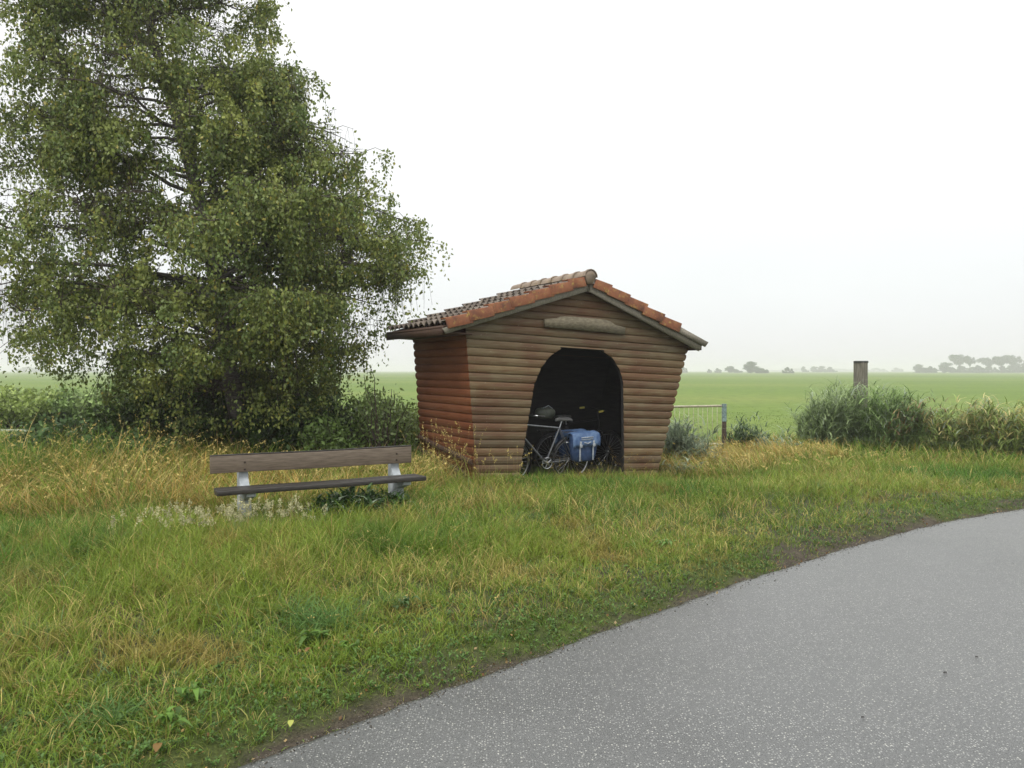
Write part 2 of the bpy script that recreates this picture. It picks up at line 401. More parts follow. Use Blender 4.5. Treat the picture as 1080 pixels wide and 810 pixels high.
# ---------------------------------------------------------------- grass
def blades(px_, py_, pz_, h, wd, lean, az, col, seg=3, tipc=1.15, basec=.55, twist=None):
    n = len(px_); dirx = np.cos(az); diry = np.sin(az)
    # width axis, roughly across the lean with scatter
    wa = az+pi/2+(rng.normal(0, .7, n) if twist is None else twist)
    wx = np.cos(wa); wy = np.sin(wa)
    P = []; C = []
    for k in range(seg+1):
        t = k/seg
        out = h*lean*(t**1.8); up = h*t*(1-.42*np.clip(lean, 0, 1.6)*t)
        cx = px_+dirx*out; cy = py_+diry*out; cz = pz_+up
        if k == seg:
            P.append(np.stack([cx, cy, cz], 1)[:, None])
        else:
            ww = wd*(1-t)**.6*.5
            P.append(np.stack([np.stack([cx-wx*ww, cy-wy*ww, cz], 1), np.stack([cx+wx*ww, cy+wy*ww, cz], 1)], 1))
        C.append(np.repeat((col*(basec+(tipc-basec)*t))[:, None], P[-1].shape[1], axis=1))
    V_ = np.concatenate(P, 1); C_ = np.concatenate(C, 1); m = V_.shape[1]
    b = (np.arange(n)*m)[:, None]
    qs = [b+np.array([[2*k, 2*k+1, 2*k+3, 2*k+2]]) for k in range(seg-1)]
    tt = b+np.array([[2*(seg-1), 2*(seg-1)+1, 2*seg]])
    return V_.reshape(-1, 3), np.concatenate(qs) if qs else np.zeros((0, 4), int), tt, C_.reshape(-1, 3)
class Acc:
    def __init__(s): s.V = []; s.Q = []; s.T = []; s.C = []; s.n = 0
    def add(s, V_, Q_, T_, C_):
        if len(V_) == 0: return
        s.V.append(V_); s.C.append(C_)
        if len(Q_): s.Q.append(Q_+s.n)
        if len(T_): s.T.append(T_+s.n)
        s.n += len(V_)
    def build(s, name, m, parent=None):
        return npmesh(name, np.concatenate(s.V), [np.concatenate(x) for x in (s.Q, s.T) if x], m, parent, col=np.concatenate(s.C))
def tallmask(x, y):
    yb = np.interp(x, [-14, -6, -4.2, -3, -1.1, -.6, 0, 2.6, 3.4, 5.5, 9, 14], [7.0, 7.9, 8.15, 8.55, 9.7, 10.9, 12.5, 13.3, 12.5, 15.0, 15.2, 16.5])
    return sst(-.15, .35, y-yb+.5*(fbm(x, y, .9, 31)-.5))
def inshed(x, y, mrg=0.0):
    dx = x-O[0]; dy = y-O[1]; a = dx*u[0]+dy*u[1]; c = dx*w[0]+dy*w[1]
    return (a > -.1-mrg) & (a < 3.4+mrg) & (c > -.02-mrg) & (c < 2.1+mrg)
GREEN = np.array([.095, .20, .022]); YGREEN = np.array([.20, .275, .036]); STRAW = np.array([.52, .42, .15]); RUSTY = np.array([.33, .215, .07])
DEEP = np.array([.05, .13, .018]); BLUEG = np.array([.10, .17, .075]); ORANGE = np.array([.58, .37, .10])
def grass_colour(x, y, n, tall, r):
    a = fbm(x, y, .55, 41)[:, None]; b = fbm(x, y, 1.7, 43)[:, None]
    c = GREEN*(1-sst(.35, .65, a))+YGREEN*sst(.35, .65, a)
    c = c*(1-.6*sst(.6, .75, b))+RUSTY*.6*sst(.6, .75, b)*1.0
    c = c*(1-.55*sst(.42, .28, b))+DEEP*.55*sst(.42, .28, b)
    # dead blades
    dead = sst(.42, .7, fbm(x, y, .8, 47))*.17+.035+.42*tall
    k = (r < dead)[:, None]
    c = np.where(k, STRAW*(.7+.5*rng.random((n, 1))), c)
    k = ((r > .94))[:, None]; c = np.where(k, RUSTY, c)
    return c*(.72+.56*rng.random((n, 1)))
def frustum(n, dmin, dmax, mrg=1.3, power=1.0, lim=None):
    """positions denser near the camera"""
    D = dmin+(dmax-dmin)*rng.random(n)**power
    hw = D*540/F+mrg
    return (rng.random(n)*2-1)*hw, D
def tufted(n_t, per, dmin, dmax, power, spread):
    x, y = frustum(n_t, dmin, dmax, power=power)
    X_ = np.repeat(x, per); Y_ = np.repeat(y, per); s = np.repeat(.5+rng.random(n_t), per)*spread
    return X_+rng.normal(0, 1, n_t*per)*s, Y_+rng.normal(0, 1, n_t*per)*s, np.repeat(rng.random(n_t), per), np.repeat(rng.random(n_t)*2*pi, per)

def nearshed(x, y):
    dx = x-O[0]; dy = y-O[1]; a = dx*u[0]+dy*u[1]; c = dx*w[0]+dy*w[1]
    return 1-.25*sst(-1.9, -.7, c)*sst(.6, .1, c)*sst(-.6, .3, a)*sst(4.0, 3.2, a)
# mown verge
A = Acc()
for (nt_, per, d0_, d1_, pw, spr, wmin) in ((14000, 12, 2.6, 7.5, 1.0, .035, .0033), (13000, 11, 6.5, 14, 1.0, .06, .0045), (9000, 9, 12, 22, 1.0, .12, .008)):
    x, y, r, ta = tufted(nt_, per, d0_, d1_, pw, spr)
    dr = redge(x, y); sl = soilness(x, y, dr); tl = tallmask(x, y)
    keep = ((dr > .05) & (rng.random(len(x)) > sl*.97) | ((dr > .03) & (rng.random(len(x)) < .3*sst(.5, .7, fbm(x, y, 5, 93))+.03))) & (dr > -.02) & ~inshed(x, y) & (tl < .85)
    x, y, r, ta, dr, tl = [q_[keep] for q_ in (x, y, r, ta, dr, tl)]; n = len(x)
    z = hgt(x, y, dr)
    hh = (.035+.06*sst(.05, .6, dr)+.115*sst(.8, 2.6, dr)*(.35+1.2*fbm(x, y, .9, 51)))*nearshed(x, y)*(.55+.8*rng.random(n))*(1+.8*tl)
    hh *= .7+.6*r
    col = grass_colour(x, y, n, tl, rng.random(n))
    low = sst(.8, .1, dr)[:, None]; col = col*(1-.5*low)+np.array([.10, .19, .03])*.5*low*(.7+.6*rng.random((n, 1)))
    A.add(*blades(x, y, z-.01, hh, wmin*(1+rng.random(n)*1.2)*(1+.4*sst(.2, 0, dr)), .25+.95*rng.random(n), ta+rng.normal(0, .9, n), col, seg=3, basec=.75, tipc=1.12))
x, y = frustum(26000, 2.8, 12, mrg=1.2); dr = redge(x, y); k = (dr > .7) & ~inshed(x, y) & (tallmask(x, y) < .8) & (rng.random(len(x)) < .25+1.1*sst(.4, .65, fbm(x, y, 1.1, 91)))
x, y, dr = x[k], y[k], dr[k]; n = len(x)
cl = np.where((rng.random(n) < .33)[:, None], STRAW*1.0, np.where((rng.random(n) < .6)[:, None], YGREEN*1.25, BLUEG*1.35))*(.7+.6*rng.random((n, 1)))
A.add(*blades(x, y, hgt(x, y, dr), (rng.uniform(.08, .24, n)*sst(.4, 2.2, dr)+.05)*nearshed(x, y), .0032*(1+rng.random(n)), rng.uniform(.4, 1.7, n), rng.uniform(0, 2*pi, n), cl, seg=5, basec=.8, tipc=1.1))
for (px, py, r_, nb_, h_) in ((338, 672, .17, 260, .24), (310, 660, .12, 150, .22), (420, 650, .14, 150, .16), (70, 600, .22, 260, .26), (150, 585, .25, 280, .25), (30, 690, .16, 160, .2), (560, 560, .2, 160, .2), (115, 770, .13, 140, .16), (640, 545, .25, 170, .2), (470, 585, .2, 170, .22), (870, 520, .3, 200, .22), (250, 585, .2, 200, .25), (985, 500, .4, 220, .25)):
    cx, cy = gp(px, py); x = cx+rng.normal(0, r_*.5, nb_); y = cy+rng.normal(0, r_*.5, nb_); cl = (BLUEG*.5+GREEN*.62)*(.6+.7*rng.random((nb_, 1)))
    A.add(*blades(x, y, hgt(x, y)-.01, h_*rng.uniform(.5, 1.1, nb_), .006*(.7+.7*rng.random(nb_)), rng.uniform(.4, 1.6, nb_), rng.uniform(0, 2*pi, nb_), cl, seg=5, basec=.7, tipc=1.15))
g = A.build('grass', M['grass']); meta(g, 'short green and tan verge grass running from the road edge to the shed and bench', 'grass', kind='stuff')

# taller standing stalks with seed heads
def panicle(A, x, y, z, h, lean, az, col, nsp=14, ln=.16, sz=.008, spread=.025, hang=0.0):
    n = len(x)
    A.add(*blades(x, y, z, h, np.full(n, max(.0034, sz*.32)), lean, az, col*.8, seg=4, basec=.6, tipc=1.1))
    tx_ = x+np.cos(az)*h*lean; ty_ = y+np.sin(az)*h*lean; tz_ = z+h*(1-.42*np.clip(lean, 0, 1.6))
    # direction of stalk near the tip
    t = 1-rng.random((n, nsp))*(ln/h)[:, None]
    out = (h*lean)[:, None]*t**1.8; up = h[:, None]*t*(1-.42*np.clip(lean, 0, 1.6)[:, None]*t)
    w_ = (1-t)/(ln/h)[:, None]; sp_ = spread*(.3+w_)
    X_ = x[:, None]+np.cos(az)[:, None]*out+rng.normal(0, 1, t.shape)*sp_
    Y_ = y[:, None]+np.sin(az)[:, None]*out+rng.normal(0, 1, t.shape)*sp_
    Z_ = z[:, None]+up+rng.normal(0, 1, t.shape)*sp_*.5-hang*w_*0
    c = np.repeat(col[:, None], nsp, 1).reshape(-1, 3)*(.8+.4*rng.random((n*nsp, 1)))
    flecks(A, X_.ravel(), Y_.ravel(), Z_.ravel(), sz, c, 1.9)
def flecks(A, x, y, z, sz, c, asp=1.0):
    n = len(x); d = rng.normal(0, 1, (n, 3)); d[:, 2] += .8; d /= np.linalg.norm(d, axis=1)[:, None]
    e = np.cross(d, rng.normal(0, 1, (n, 3))); e /= np.linalg.norm(e, axis=1)[:, None]+1e-9
    s = sz*(.6+.8*rng.random((n, 1))); P = np.stack([x, y, z], 1)
    V_ = np.stack([P-d*s*asp*.5, P+e*s*.5, P+d*s*asp*.5, P-e*s*.5], 1).reshape(-1, 3)
    A.add(V_, (np.arange(n)*4)[:, None]+np.array([[0, 1, 2, 3]]), np.zeros((0, 3), int), np.repeat(c, 4, 0))

# tall rank grass behind the bench, at the left and right of the shed
A = Acc()
def tall_patch(A, n_t, per, fn, hfn, mix, wd=.008, lean=(.3, 1.3), spread=.09, azm=None):
    x, y = fn(n_t); X_ = np.repeat(x, per)+rng.normal(0, spread, n_t*per); Y_ = np.repeat(y, per)+rng.normal(0, spread, n_t*per)
    tb_ = np.repeat(rng.random(n_t), per); ta = np.repeat(rng.random(n_t)*2*pi if azm is None else rng.normal(azm, .8, n_t), per)
    k = ~inshed(X_, Y_, .03) & (redge(X_, Y_) > .4); X_, Y_, tb_, ta = X_[k], Y_[k], tb_[k], ta[k]; n = len(X_)
    z = hgt(X_, Y_); h = hfn(X_, Y_)*(.5+.7*rng.random(n))*(.75+.5*tb_)
    r = np.clip(rng.random(n)*.6+.4*tb_+mix(X_, Y_)-.5, 0, .999)
    pal = np.array([DEEP, GREEN, GREEN*1.1, YGREEN, YGREEN*1.15, STRAW*.9, STRAW, ORANGE*.85]); c = pal[(r*8).astype(int)]*(.7+.55*rng.random((n, 1)))
    A.add(*blades(X_, Y_, z-.01, h, wd*(.6+.9*rng.random(n))*(1+.03*Y_), lean[0]+(lean[1]-lean[0])*rng.random(n), ta+rng.normal(0, .7, n), c, seg=4, basec=.7, tipc=1.1))
def f_tall(n, x0, x1, y0, y1):
    def f(k):
        xs_, ys_ = [], []
        while sum(map(len, xs_)) < k:
            x = rng.uniform(x0, x1, k); y = rng.uniform(y0, y1, k); kk = rng.random(k) < tallmask(x, y)
            xs_.append(x[kk]); ys_.append(y[kk])
        return np.concatenate(xs_)[:k], np.concatenate(ys_)[:k]
    return f
tall_patch(A, 2900, 14, f_tall(0, -9.5, -.9, 7.4, 14), lambda x, y: .34+.16*sst(-2.5, -4.5, x)+.34*sst(-3.6, -6.0, x)*sst(8.5, 9.8, y)*sst(13, 11, y)-.02*sst(-5, -6.2, x)*sst(10, 11.5, y)+.1*sst(10, 13, y), lambda x, y: .62-.25*fbm(x, y, .5, 61)+.28*fbm(x, y, .9, 64)-.30*sst(-4.2, -6.5, x)*sst(.4, .6, fbm(x, y, .35, 62))-.2*sst(11, 13.5, y))
tall_patch(A, 1500, 10, f_tall(0, -17, -2, 13, 20.3), lambda x, y: (.62+.4*fbm(x, y, .3, 63))*(1-.6*sst(-6.5, -8.0, x)), lambda x, y: .38+0*x, wd=.010)
tall_patch(A, 900, 14, f_tall(0, 2.3, 6.5, 12.0, 17), lambda x, y: .36+0*x, lambda x, y: .66+.25*(fbm(x, y, .9, 65)-.5), azm=pi*.95)
tall_patch(A, 1500, 11, f_tall(0, 5, 14, 14.6, 20), lambda x, y: .26+.1*sst(15.5, 17, y), lambda x, y: .42+.2*(fbm(x, y, .6, 66)-.5), wd=.009)
meta(A.build('tall_grass', M['grass']), 'rank uncut yellow and green grass standing behind the bench and on both sides of the shed', 'tall grass', kind='stuff')

# straw stalks with seed heads
A = Acc()
def stalks(A, n, x0, x1, y0, y1, h0, h1, col, lean=(.1, .7), fn=None, **k):
    x = rng.uniform(x0, x1, n)
    y = rng.uniform(y0, y1, n) if fn is None else fn(x)+rng.uniform(y0, y1, n)
    kk = ~inshed(x, y, .02) & (redge(x, y) > .35); x, y = x[kk], y[kk]; n = len(x)
    h = rng.uniform(h0, h1, n); c = np.array(col)*(.75+.5*rng.random((n, 1)))
    panicle(A, x, y, hgt(x, y), h, rng.uniform(*lean, n), rng.uniform(0, 2*pi, n), c, **{**dict(ln=h*.22), **k})
stalks(A, 42, -1.3, -.45, 10.0, 11.3, .5, 1.0, STRAW*.95, lean=(.05, .4), sz=.010, spread=.008)
stalks(A, 32, -.9, .2, -.5, -.08, .3, .65, STRAW, fn=lambda x: O[1]+(x-O[0])*math.tan(YAW), sz=.010, spread=.010)
stalks(A, 60, .3, 3.1, -.5, -.03, .2, .45, STRAW*.8, fn=lambda x: O[1]+(x-O[0])*math.tan(YAW), sz=.0055, spread=.006)
stalks(A, 26, 1.55, 2.15, -.25, -.03, .3, .6, RUSTY*.9, fn=lambda x: O[1]+(x-O[0])*math.tan(YAW), sz=.006, spread=.007)
stalks(A, 170, -9, -4.6, 9.2, 12.5, .75, 1.15, STRAW*1.05, lean=(.3, 1.0), sz=.013, spread=.013)
stalks(A, 500, -9, -3.4, 8.2, 12, .45, .85, STRAW*1.1, lean=(.4, 1.2), sz=.012, spread=.012)
stalks(A, 150, -3.4, -1.0, 9.8, 11.2, .4, .62, STRAW*1.05, lean=(.4, 1.1), sz=.012, spread=.012)
stalks(A, 420, -5.5, 3.0, 4.6, 10.5, .16, .34, STRAW, lean=(.4, 1.2), sz=.006, spread=.006, nsp=8)
stalks(A, 160, 2.6, 6.0, 12.2, 16, .35, .6, STRAW, lean=(.3, 1.1), sz=.014, spread=.015)
meta(A.build('seeding_grass', M['grass']), 'dry straw coloured grass stalks gone to seed among the green grass', 'seeding grass', kind='stuff')
# cream flowering grass by the bench's left leg
A = Acc()
for (xa, xb, ya, yb, nn_) in ((-3.0, -2.3, 6.95, 7.5, 62), (-2.3, -1.8, 7.15, 7.6, 28), (-3.4, -2.9, 6.8, 7.3, 16)):
    stalks(A, nn_, xa, xb, ya, yb, .22, .40, (.46, .44, .26), lean=(.0, .4), sz=.009, spread=.015, nsp=36)
meta(A.build('flowering_grass', M['grass']), 'cream flower plumes in the grass below the left end of the bench', 'flowering grass', kind='stuff')
# pasture beyond
A = Acc()
x, y = frustum(46000, 18, 46, mrg=3, power=1.7); n = len(x); z = hgt(x, y)
fc = np.array([.125, .19, .032])*(1+.25*(fbm(x, y, .12, 71)-.5))[:, None]*(.8+.4*rng.random((n, 1)))
A.add(*blades(x, y, z-.02, (.05+.08*rng.random(n))*sst(48, 26, y), .012*(y/20), .3+.9*rng.random(n), rng.random(n)*2*pi, fc, seg=2, basec=.9, tipc=1.1))
meta(A.build('pasture_grass', M['grass']), 'even bright green pasture grass in the flat field behind the reeds', 'pasture', kind='stuff')

# ---------------------------------------------------------------- broad leaved weeds
def leaf_blades(A, base, tip, wd, col, fold=.25, droop=.0, seg=4):
    """broad leaves from base to tip (n,3)"""
    base = np.asarray(base, float); tip = np.asarray(tip, float); n = len(base); d = tip-base; ln = np.linalg.norm(d, axis=1)[:, None]
    side = np.cross(d, np.array([0, 0, 1.])); sn = np.linalg.norm(side, axis=1)[:, None]
    side = np.where(sn > 1e-6, side/np.maximum(sn, 1e-6), np.array([1., 0, 0])); upv = np.cross(side, d/ln)
    wd = np.asarray(wd).reshape(-1, 1)*np.ones((n, 1)); prof = {3: [.0, .5, .42, 0], 4: [.08, .45, .5, .3, 0]}[seg]
    P = []
    for k in range(seg+1):
        t = k/seg; c = base+d*t+upv*ln*.18*sin(pi*t)-np.array([0, 0, 1.])*ln*droop*t*t
        P += [c-side*wd*prof[k]+upv*wd*fold*prof[k], c, c+side*wd*prof[k]+upv*wd*fold*prof[k]]
    V_ = np.stack(P, 1); m = 3*(seg+1); b = (np.arange(n)*m)[:, None]
    qs = np.concatenate([b+np.array([[3*k+s, 3*k+s+1, 3*k+s+4, 3*k+s+3]]) for k in range(seg) for s in (0, 1)])
    A.add(V_.reshape(-1, 3), qs, np.zeros((0, 3), int), np.repeat(col, m, 0))
def dock(px, py, size, nl, label, col=(.11, .21, .03)):
    size *= .72
    x, y = gp(px, py); z = float(hgt(np.array([x]), np.array([y]))[0]); A = Acc()
    az = rng.uniform(0, 2*pi, nl); el = rng.uniform(.15, 1.0, nl); ln = size*rng.uniform(.6, 1.1, nl)
    b = np.stack([rng.normal(0, .012, nl), rng.normal(0, .012, nl), np.full(nl, .03)], 1)
    d = np.stack([np.cos(az)*np.cos(el), np.sin(az)*np.cos(el), np.sin(el)], 1)
    nl2 = nl*2; az = rng.uniform(0, 2*pi, nl2); el = rng.uniform(.1, 1.2, nl2); ln = size*rng.uniform(.35, 1.0, nl2)
    b = np.stack([rng.normal(0, .03, nl2), rng.normal(0, .03, nl2), rng.uniform(.02, .06, nl2)], 1); d = np.stack([np.cos(az)*np.cos(el), np.sin(az)*np.cos(el), np.sin(el)], 1)
    c = np.array(col)*(.55+.7*rng.random((nl2, 1)))
    leaf_blades(A, b, b+d*ln[:, None], ln*.28, c, droop=.45)
    o = A.build('dock_plant', M['leaf']); o.location = (x, y, z)
    meta(o, label, 'weed', 'broad leaved dock plants in the verge')
dock(205, 748, .17, 11, 'broad leaved dock plant in the grass at the lower left, with large pale leaves')
dock(178, 778, .15, 9, 'low dock plant in the grass just left of and below the large pale leaved one')
dock(335, 690, .17, 14, 'leafy green dock rosette in mid verge below the left part of the bench')
dock(372, 700, .13, 9, 'small dock rosette between the mid verge rosette and the road edge')
dock(703, 583, .16, 10, 'bright green dock plant in the verge below the right corner of the shed', (.13, .24, .05))
dock(425, 655, .14, 9, 'small dark dock plant in the grass straight below the shed doorway edge', (.06, .12, .03))
dock(925, 497, .22, 12, 'dock plant in the verge grass in front of the reeds below the wooden post', (.10, .2, .05))

def ground_cover():
    A = Acc(); n = 11000
    x, y = frustum(n*3, 2.6, 12, mrg=1); dr = redge(x, y)
    k = (dr > .08) & (rng.random(len(x)) < np.where(dr < 1.0, .9, .12)) & (soilness(x, y, dr) < .6) & ~inshed(x, y) & (tallmask(x, y) < .3)
    x, y, dr = x[k], y[k], dr[k]; z = hgt(x, y, dr)+.01
    per = 6; X_ = np.repeat(x, per); Y_ = np.repeat(y, per); Z_ = np.repeat(z, per); m = len(X_)
    az = rng.uniform(0, 2*pi, m); el = rng.uniform(.1, .9, m); ln = rng.uniform(.010, .026, m)
    b = np.stack([X_, Y_, Z_+rng.uniform(0, .02, m)], 1); d = np.stack([np.cos(az)*np.cos(el), np.sin(az)*np.cos(el), np.sin(el)], 1)
    c = np.array([.085, .165, .03])*(.65+.7*rng.random((m, 1))); rr = rng.random(m) < .05; c[rr] = RUSTY
    leaf_blades(A, b, b+d*ln[:, None], ln*.55, c, seg=3)
    meta(A.build('clover', M['leaf']), 'small round leaved ground cover creeping through the verge along the road', 'ground cover', kind='stuff')
ground_cover()
# loose litter
A = Acc(); n = 220; s = rng.uniform(0, 1, n)**1; k = (s*(len(base_pts)-1)).astype(int); bp = np.array(base_pts)
off = rng.normal(.10, .08, n); x = bp[k, 0]+rng.normal(0, .06, n)-off*.6; y = bp[k, 1]+off*.8; dr = redge(x, y); kk = (dr > -.07) & (dr < .5); x, y, dr = x[kk], y[kk], dr[kk]; n = len(x)
flecks(A, x, y, np.maximum(hgt(x, y, dr), -.002*0+hgt(x, y, dr))+.012+.01*(dr < 0)+.04*(dr < 0), .014, np.where((rng.random(n) < .5)[:, None], np.array([.22, .12, .05]), np.array([.36, .26, .12]))*(.6+.7*rng.random((n, 1))), 1.4)
meta(A.build('leaf_litter', M['leaf']), 'small dead brown leaves scattered on the bare soil strip beside the asphalt', 'leaf litter', kind='stuff')
# loose grit along the crumbling edge
n = 5200; kx = rng.uniform(0, len(base_pts)-1.001, n); k0 = kx.astype(int); fr = (kx-k0)[:, None]; q_ = bp[k0]*(1-fr)+bp[k0+1]*fr
tg = bp[k0+1]-bp[k0]; tg /= np.linalg.norm(tg, axis=1)[:, None]; off = np.where(rng.random(n) < .35, -np.abs(rng.exponential(.035, n)), rng.exponential(.09, n))
x = q_[:, 0]-tg[:, 1]*off; y = q_[:, 1]+tg[:, 0]*off; dr = redge(x, y); z = np.where(dr < .015, .003, hgt(x, y, dr)+.002)
octa = np.array([[1, 0, 0], [0, 1, 0], [-1, 0, 0], [0, -1, 0], [0, 0, .7], [0, 0, -.5]]); sz = .0022+.0045*rng.random(n)**2.5; rot = rng.uniform(0, 2*pi, n)
vv = octa[None]*sz[:, None, None]*(.6+.8*rng.random((n, 6, 1))); cx = vv[..., 0]*np.cos(rot)[:, None]-vv[..., 1]*np.sin(rot)[:, None]; cy = vv[..., 0]*np.sin(rot)[:, None]+vv[..., 1]*np.cos(rot)[:, None]
vv = np.stack([cx+x[:, None], cy+y[:, None], vv[..., 2]+z[:, None]], 2).reshape(-1, 3)
ft = np.array([[0, 1, 4], [1, 2, 4], [2, 3, 4], [3, 0, 4], [1, 0, 5], [2, 1, 5], [3, 2, 5], [0, 3, 5]])
cc = np.array([.13, .12, .10])*(.35+1.5*rng.random((n, 1))**1.5)
meta(npmesh('gravel', vv, ((np.arange(n)*6)[:, None, None]+ft[None]).reshape(-1, 3), M['far'], col=np.repeat(cc, 6, 0)), 'loose grit scattered along the crumbling edge of the asphalt', 'grit', kind='stuff')
def lone_leaf(px, py, size, col, label):
    x, y = gp(px, py); z = float(hgt(np.array([x]), np.array([y]))[0]); A = Acc()
    leaf_blades(A, np.array([[-size/2, 0, .045]]), np.array([[size/2, .01, .055]]), size*.6, np.array([col]), fold=.3)
    o = A.build('fallen_leaf', M['leaf']); o.location = (x, y, z); o.rotation_euler = (0, 0, rng.uniform(0, 3)); meta(o, label, 'leaf')
lone_leaf(308, 770, .045, (.42, .45, .10), 'yellow green fallen leaf lying at the road edge near the bottom left')
lone_leaf(168, 805, .06, (.20, .115, .03), 'curled rusty brown fallen leaf in the grass at the bottom edge')
lone_leaf(326, 703, .05, (.20, .10, .03), 'red brown fallen leaf beside the dock rosette in the middle verge')
for i, (px, py, s, lb) in enumerate(((997, 712, .011, 'dark pebble lying alone on the asphalt, the nearer of two close together at the right'), (1030, 695, .010, 'dark pebble on the asphalt nearest to the right edge of the picture'), (910, 759, .008, 'tiny dark pebble on the asphalt nearest to the bottom of the picture'))):
    b = MB(); ang = [k*2*pi/7 for k in range(7)]
    x, y = gp(px, py, .02); rr = [s*(.7+.5*rng.random()) for _ in ang]
    v = [(r_*cos(t_), r_*sin(t_)*.7, 0) for r_, t_ in zip(rr, ang)]+[(r_*.6*cos(t_), r_*.45*sin(t_), s*.7) for r_, t_ in zip(rr, ang)]+[(0, 0, s*.8)]
    b.add(v, [(k, (k+1) % 7, 7+(k+1) % 7, 7+k) for k in range(7)], [(7+k, 7+(k+1) % 7, 14) for k in range(7)])
    o = b.build('pebble', M['stone']); o.location = (x, y, .030); meta(o, lb, 'pebble', 'pebbles lying on the asphalt')

# ---------------------------------------------------------------- shed
shed = empty('wooden_shed', tuple(O+u*1.65+w*1.0))
meta(shed, 'small brown log board shed with an arched doorway and clay tiled gable roof, leaning outward', 'shed')
bpy.context.view_layer.update()
def sh(o):  # keep world position while parenting
    o.parent = shed; o.matrix_parent_inverse = shed.matrix_world.inverted(); return o
def put(b, name, m, par=None, **k):
    o = b.build(name, m, None, **k)
    p_ = par or shed; o.parent = p_
    if p_ is shed: o.matrix_parent_inverse = shed.matrix_world.inverted()
    return o
shed.location = tuple(O+u*1.65+w*1.0)
bpy.context.view_layer.update()
PITCH = .118; B0 = -.32
DEP = 2.02
aLB, bLB = ab(503.5, 505); aLT, bLT = ab(491.5, 345); aRB, bRB = ab(690, 505); aRT, bRT = ab(722.5, 372)
aP, bP = ab(622, 297)
SL = (aLT-aLB)/(bLT-bLB); SR = (aRT-aRB)/(bRT-bRB)
lw = lambda b: aLB+SL*(b-bLB)
rw = lambda b: aRB+SR*(b-bRB)
sL = (bP-ab(492, 339)[1])/(aP-ab(492, 339)[0]); sR = (bP-ab(736, 364)[1])/(ab(736, 364)[0]-aP)
def left(b): return max(lw(b), aP-(bP-b)/sL)
def right(b): return min(rw(b), aP+(bP-b)/sR)
# doorway outline (local a,b): left side going up then top then right side
DO = [ab(*p_) for p_ in ((546, 530), (549, 490), (557, 440), (563, 405), (570, 388), (580, 375), (592, 367.5), (612, 367), (632, 369), (645, 377), (653, 390), (656.5, 403), (657, 440), (657.5, 490), (658, 530))]
dL = DO[:7]; dR = DO[8:][::-1]; dtop = min(dL[-1][1], dR[-1][1])
def dl(b): return float(np.interp(b, [p_[1] for p_ in dL], [p_[0] for p_ in dL]))
def dr_(b): return float(np.interp(b, [p_[1] for p_ in dR], [p_[0] for p_ in dR]))
prof = [(0, 0), (.05, .012), (.18, .019), (.48, .025), (.78, .020), (.94, .010), (1, 0)]
def prow(k): return rng.uniform(.66, 1.0)
def boards(f_int, place, bmax, name, m, nseg=1, wob=0):
    V_, Q_, C_ = [], [], []; k = 0; b0 = B0
    while b0 < bmax:
        tint = prow(k); hue = rng.uniform(-.06, .06); col = (tint*(1+hue), tint, tint*(1-hue)); col = tuple(min(1, max(.5, x_)) for x_ in col)
        jit = rng.uniform(-.003, .003)
        rows = []
        for t, o_ in prof:
            b = min(b0+t*PITCH, bmax); rows.append((b, o_+jit*(o_ > 0), f_int(b)))
        for r0, r1 in zip(rows[:-1], rows[1:]):
            if r1[0]-r0[0] < 1e-5: continue
            i0, i1 = r0[2], r1[2]
            if len(i0) != len(i1): i1 = i0 if len(i0) else i1; i0 = i0 if len(i0) else i1
            for (p0, p1), (q0, q1) in zip(i0, i1):
                if p1-p0 < 1e-3 and q1-q0 < 1e-3: continue
                for s in range(nseg):
                    f0, f1 = s/nseg, (s+1)/nseg
                    n_ = len(V_)
                    V_ += [place(p0+(p1-p0)*f0, r0[1], r0[0]), place(p0+(p1-p0)*f1, r0[1], r0[0]), place(q0+(q1-q0)*f1, r1[1], r1[0]), place(q0+(q1-q0)*f0, r1[1], r1[0])]
                    Q_.append((n_, n_+1, n_+2, n_+3)); C_ += [col]*4
        b0 += PITCH; k += 1
    return npmesh(name, np.array(V_), np.array(Q_), m, col=np.array(C_))
def fi(b):
    l, r = left(b), right(b)
    if r <= l: return []
    if b < dtop: return [(l, dl(b)), (dr_(b), r)]
    return [(l, r)]
def own(o):
    o.parent = shed; o.matrix_parent_inverse = shed.matrix_world.inverted(); return o
def fpl(a, o_, b, c=0.0, sg=-1):
    if b <= bLT+.02 and abs(a-left(b)) < 1e-6: a -= o_
    elif b <= bRT+.02 and abs(a-right(b)) < 1e-6: a += o_
    return L(a, c+sg*o_, b)
def cm(c, o_): return -o_ if c == 0 else (DEP+o_ if c >= DEP-1e-6 else c)
fw = own(boards(fi, lambda a, o_, b: fpl(a, o_, b), bP, 'front_wall', M['front_boards'], 6))
fw['label'] = 'grey brown weathered log board front wall with arched doorway'
lwall = own(boards(lambda b: [(0, DEP)], lambda c, o_, b: L(lw(b)-o_, cm(c, o_), b), bLT+.06, 'side_wall', M['side_boards'], 4))
lwall['label'] = 'red brown stained side wall facing the birch'
own(boards(lambda b: [(0, DEP)], lambda c, o_, b: L(rw(b)+o_, cm(c, o_), b), bRT+.06, 'side_wall', M['side_boards'], 4))
own(boards(lambda b: [(left(b), right(b))] if right(b) > left(b) else [], lambda a, o_, b: fpl(a, o_, b, DEP, 1), bP, 'rear_wall', M['side_boards'], 4))
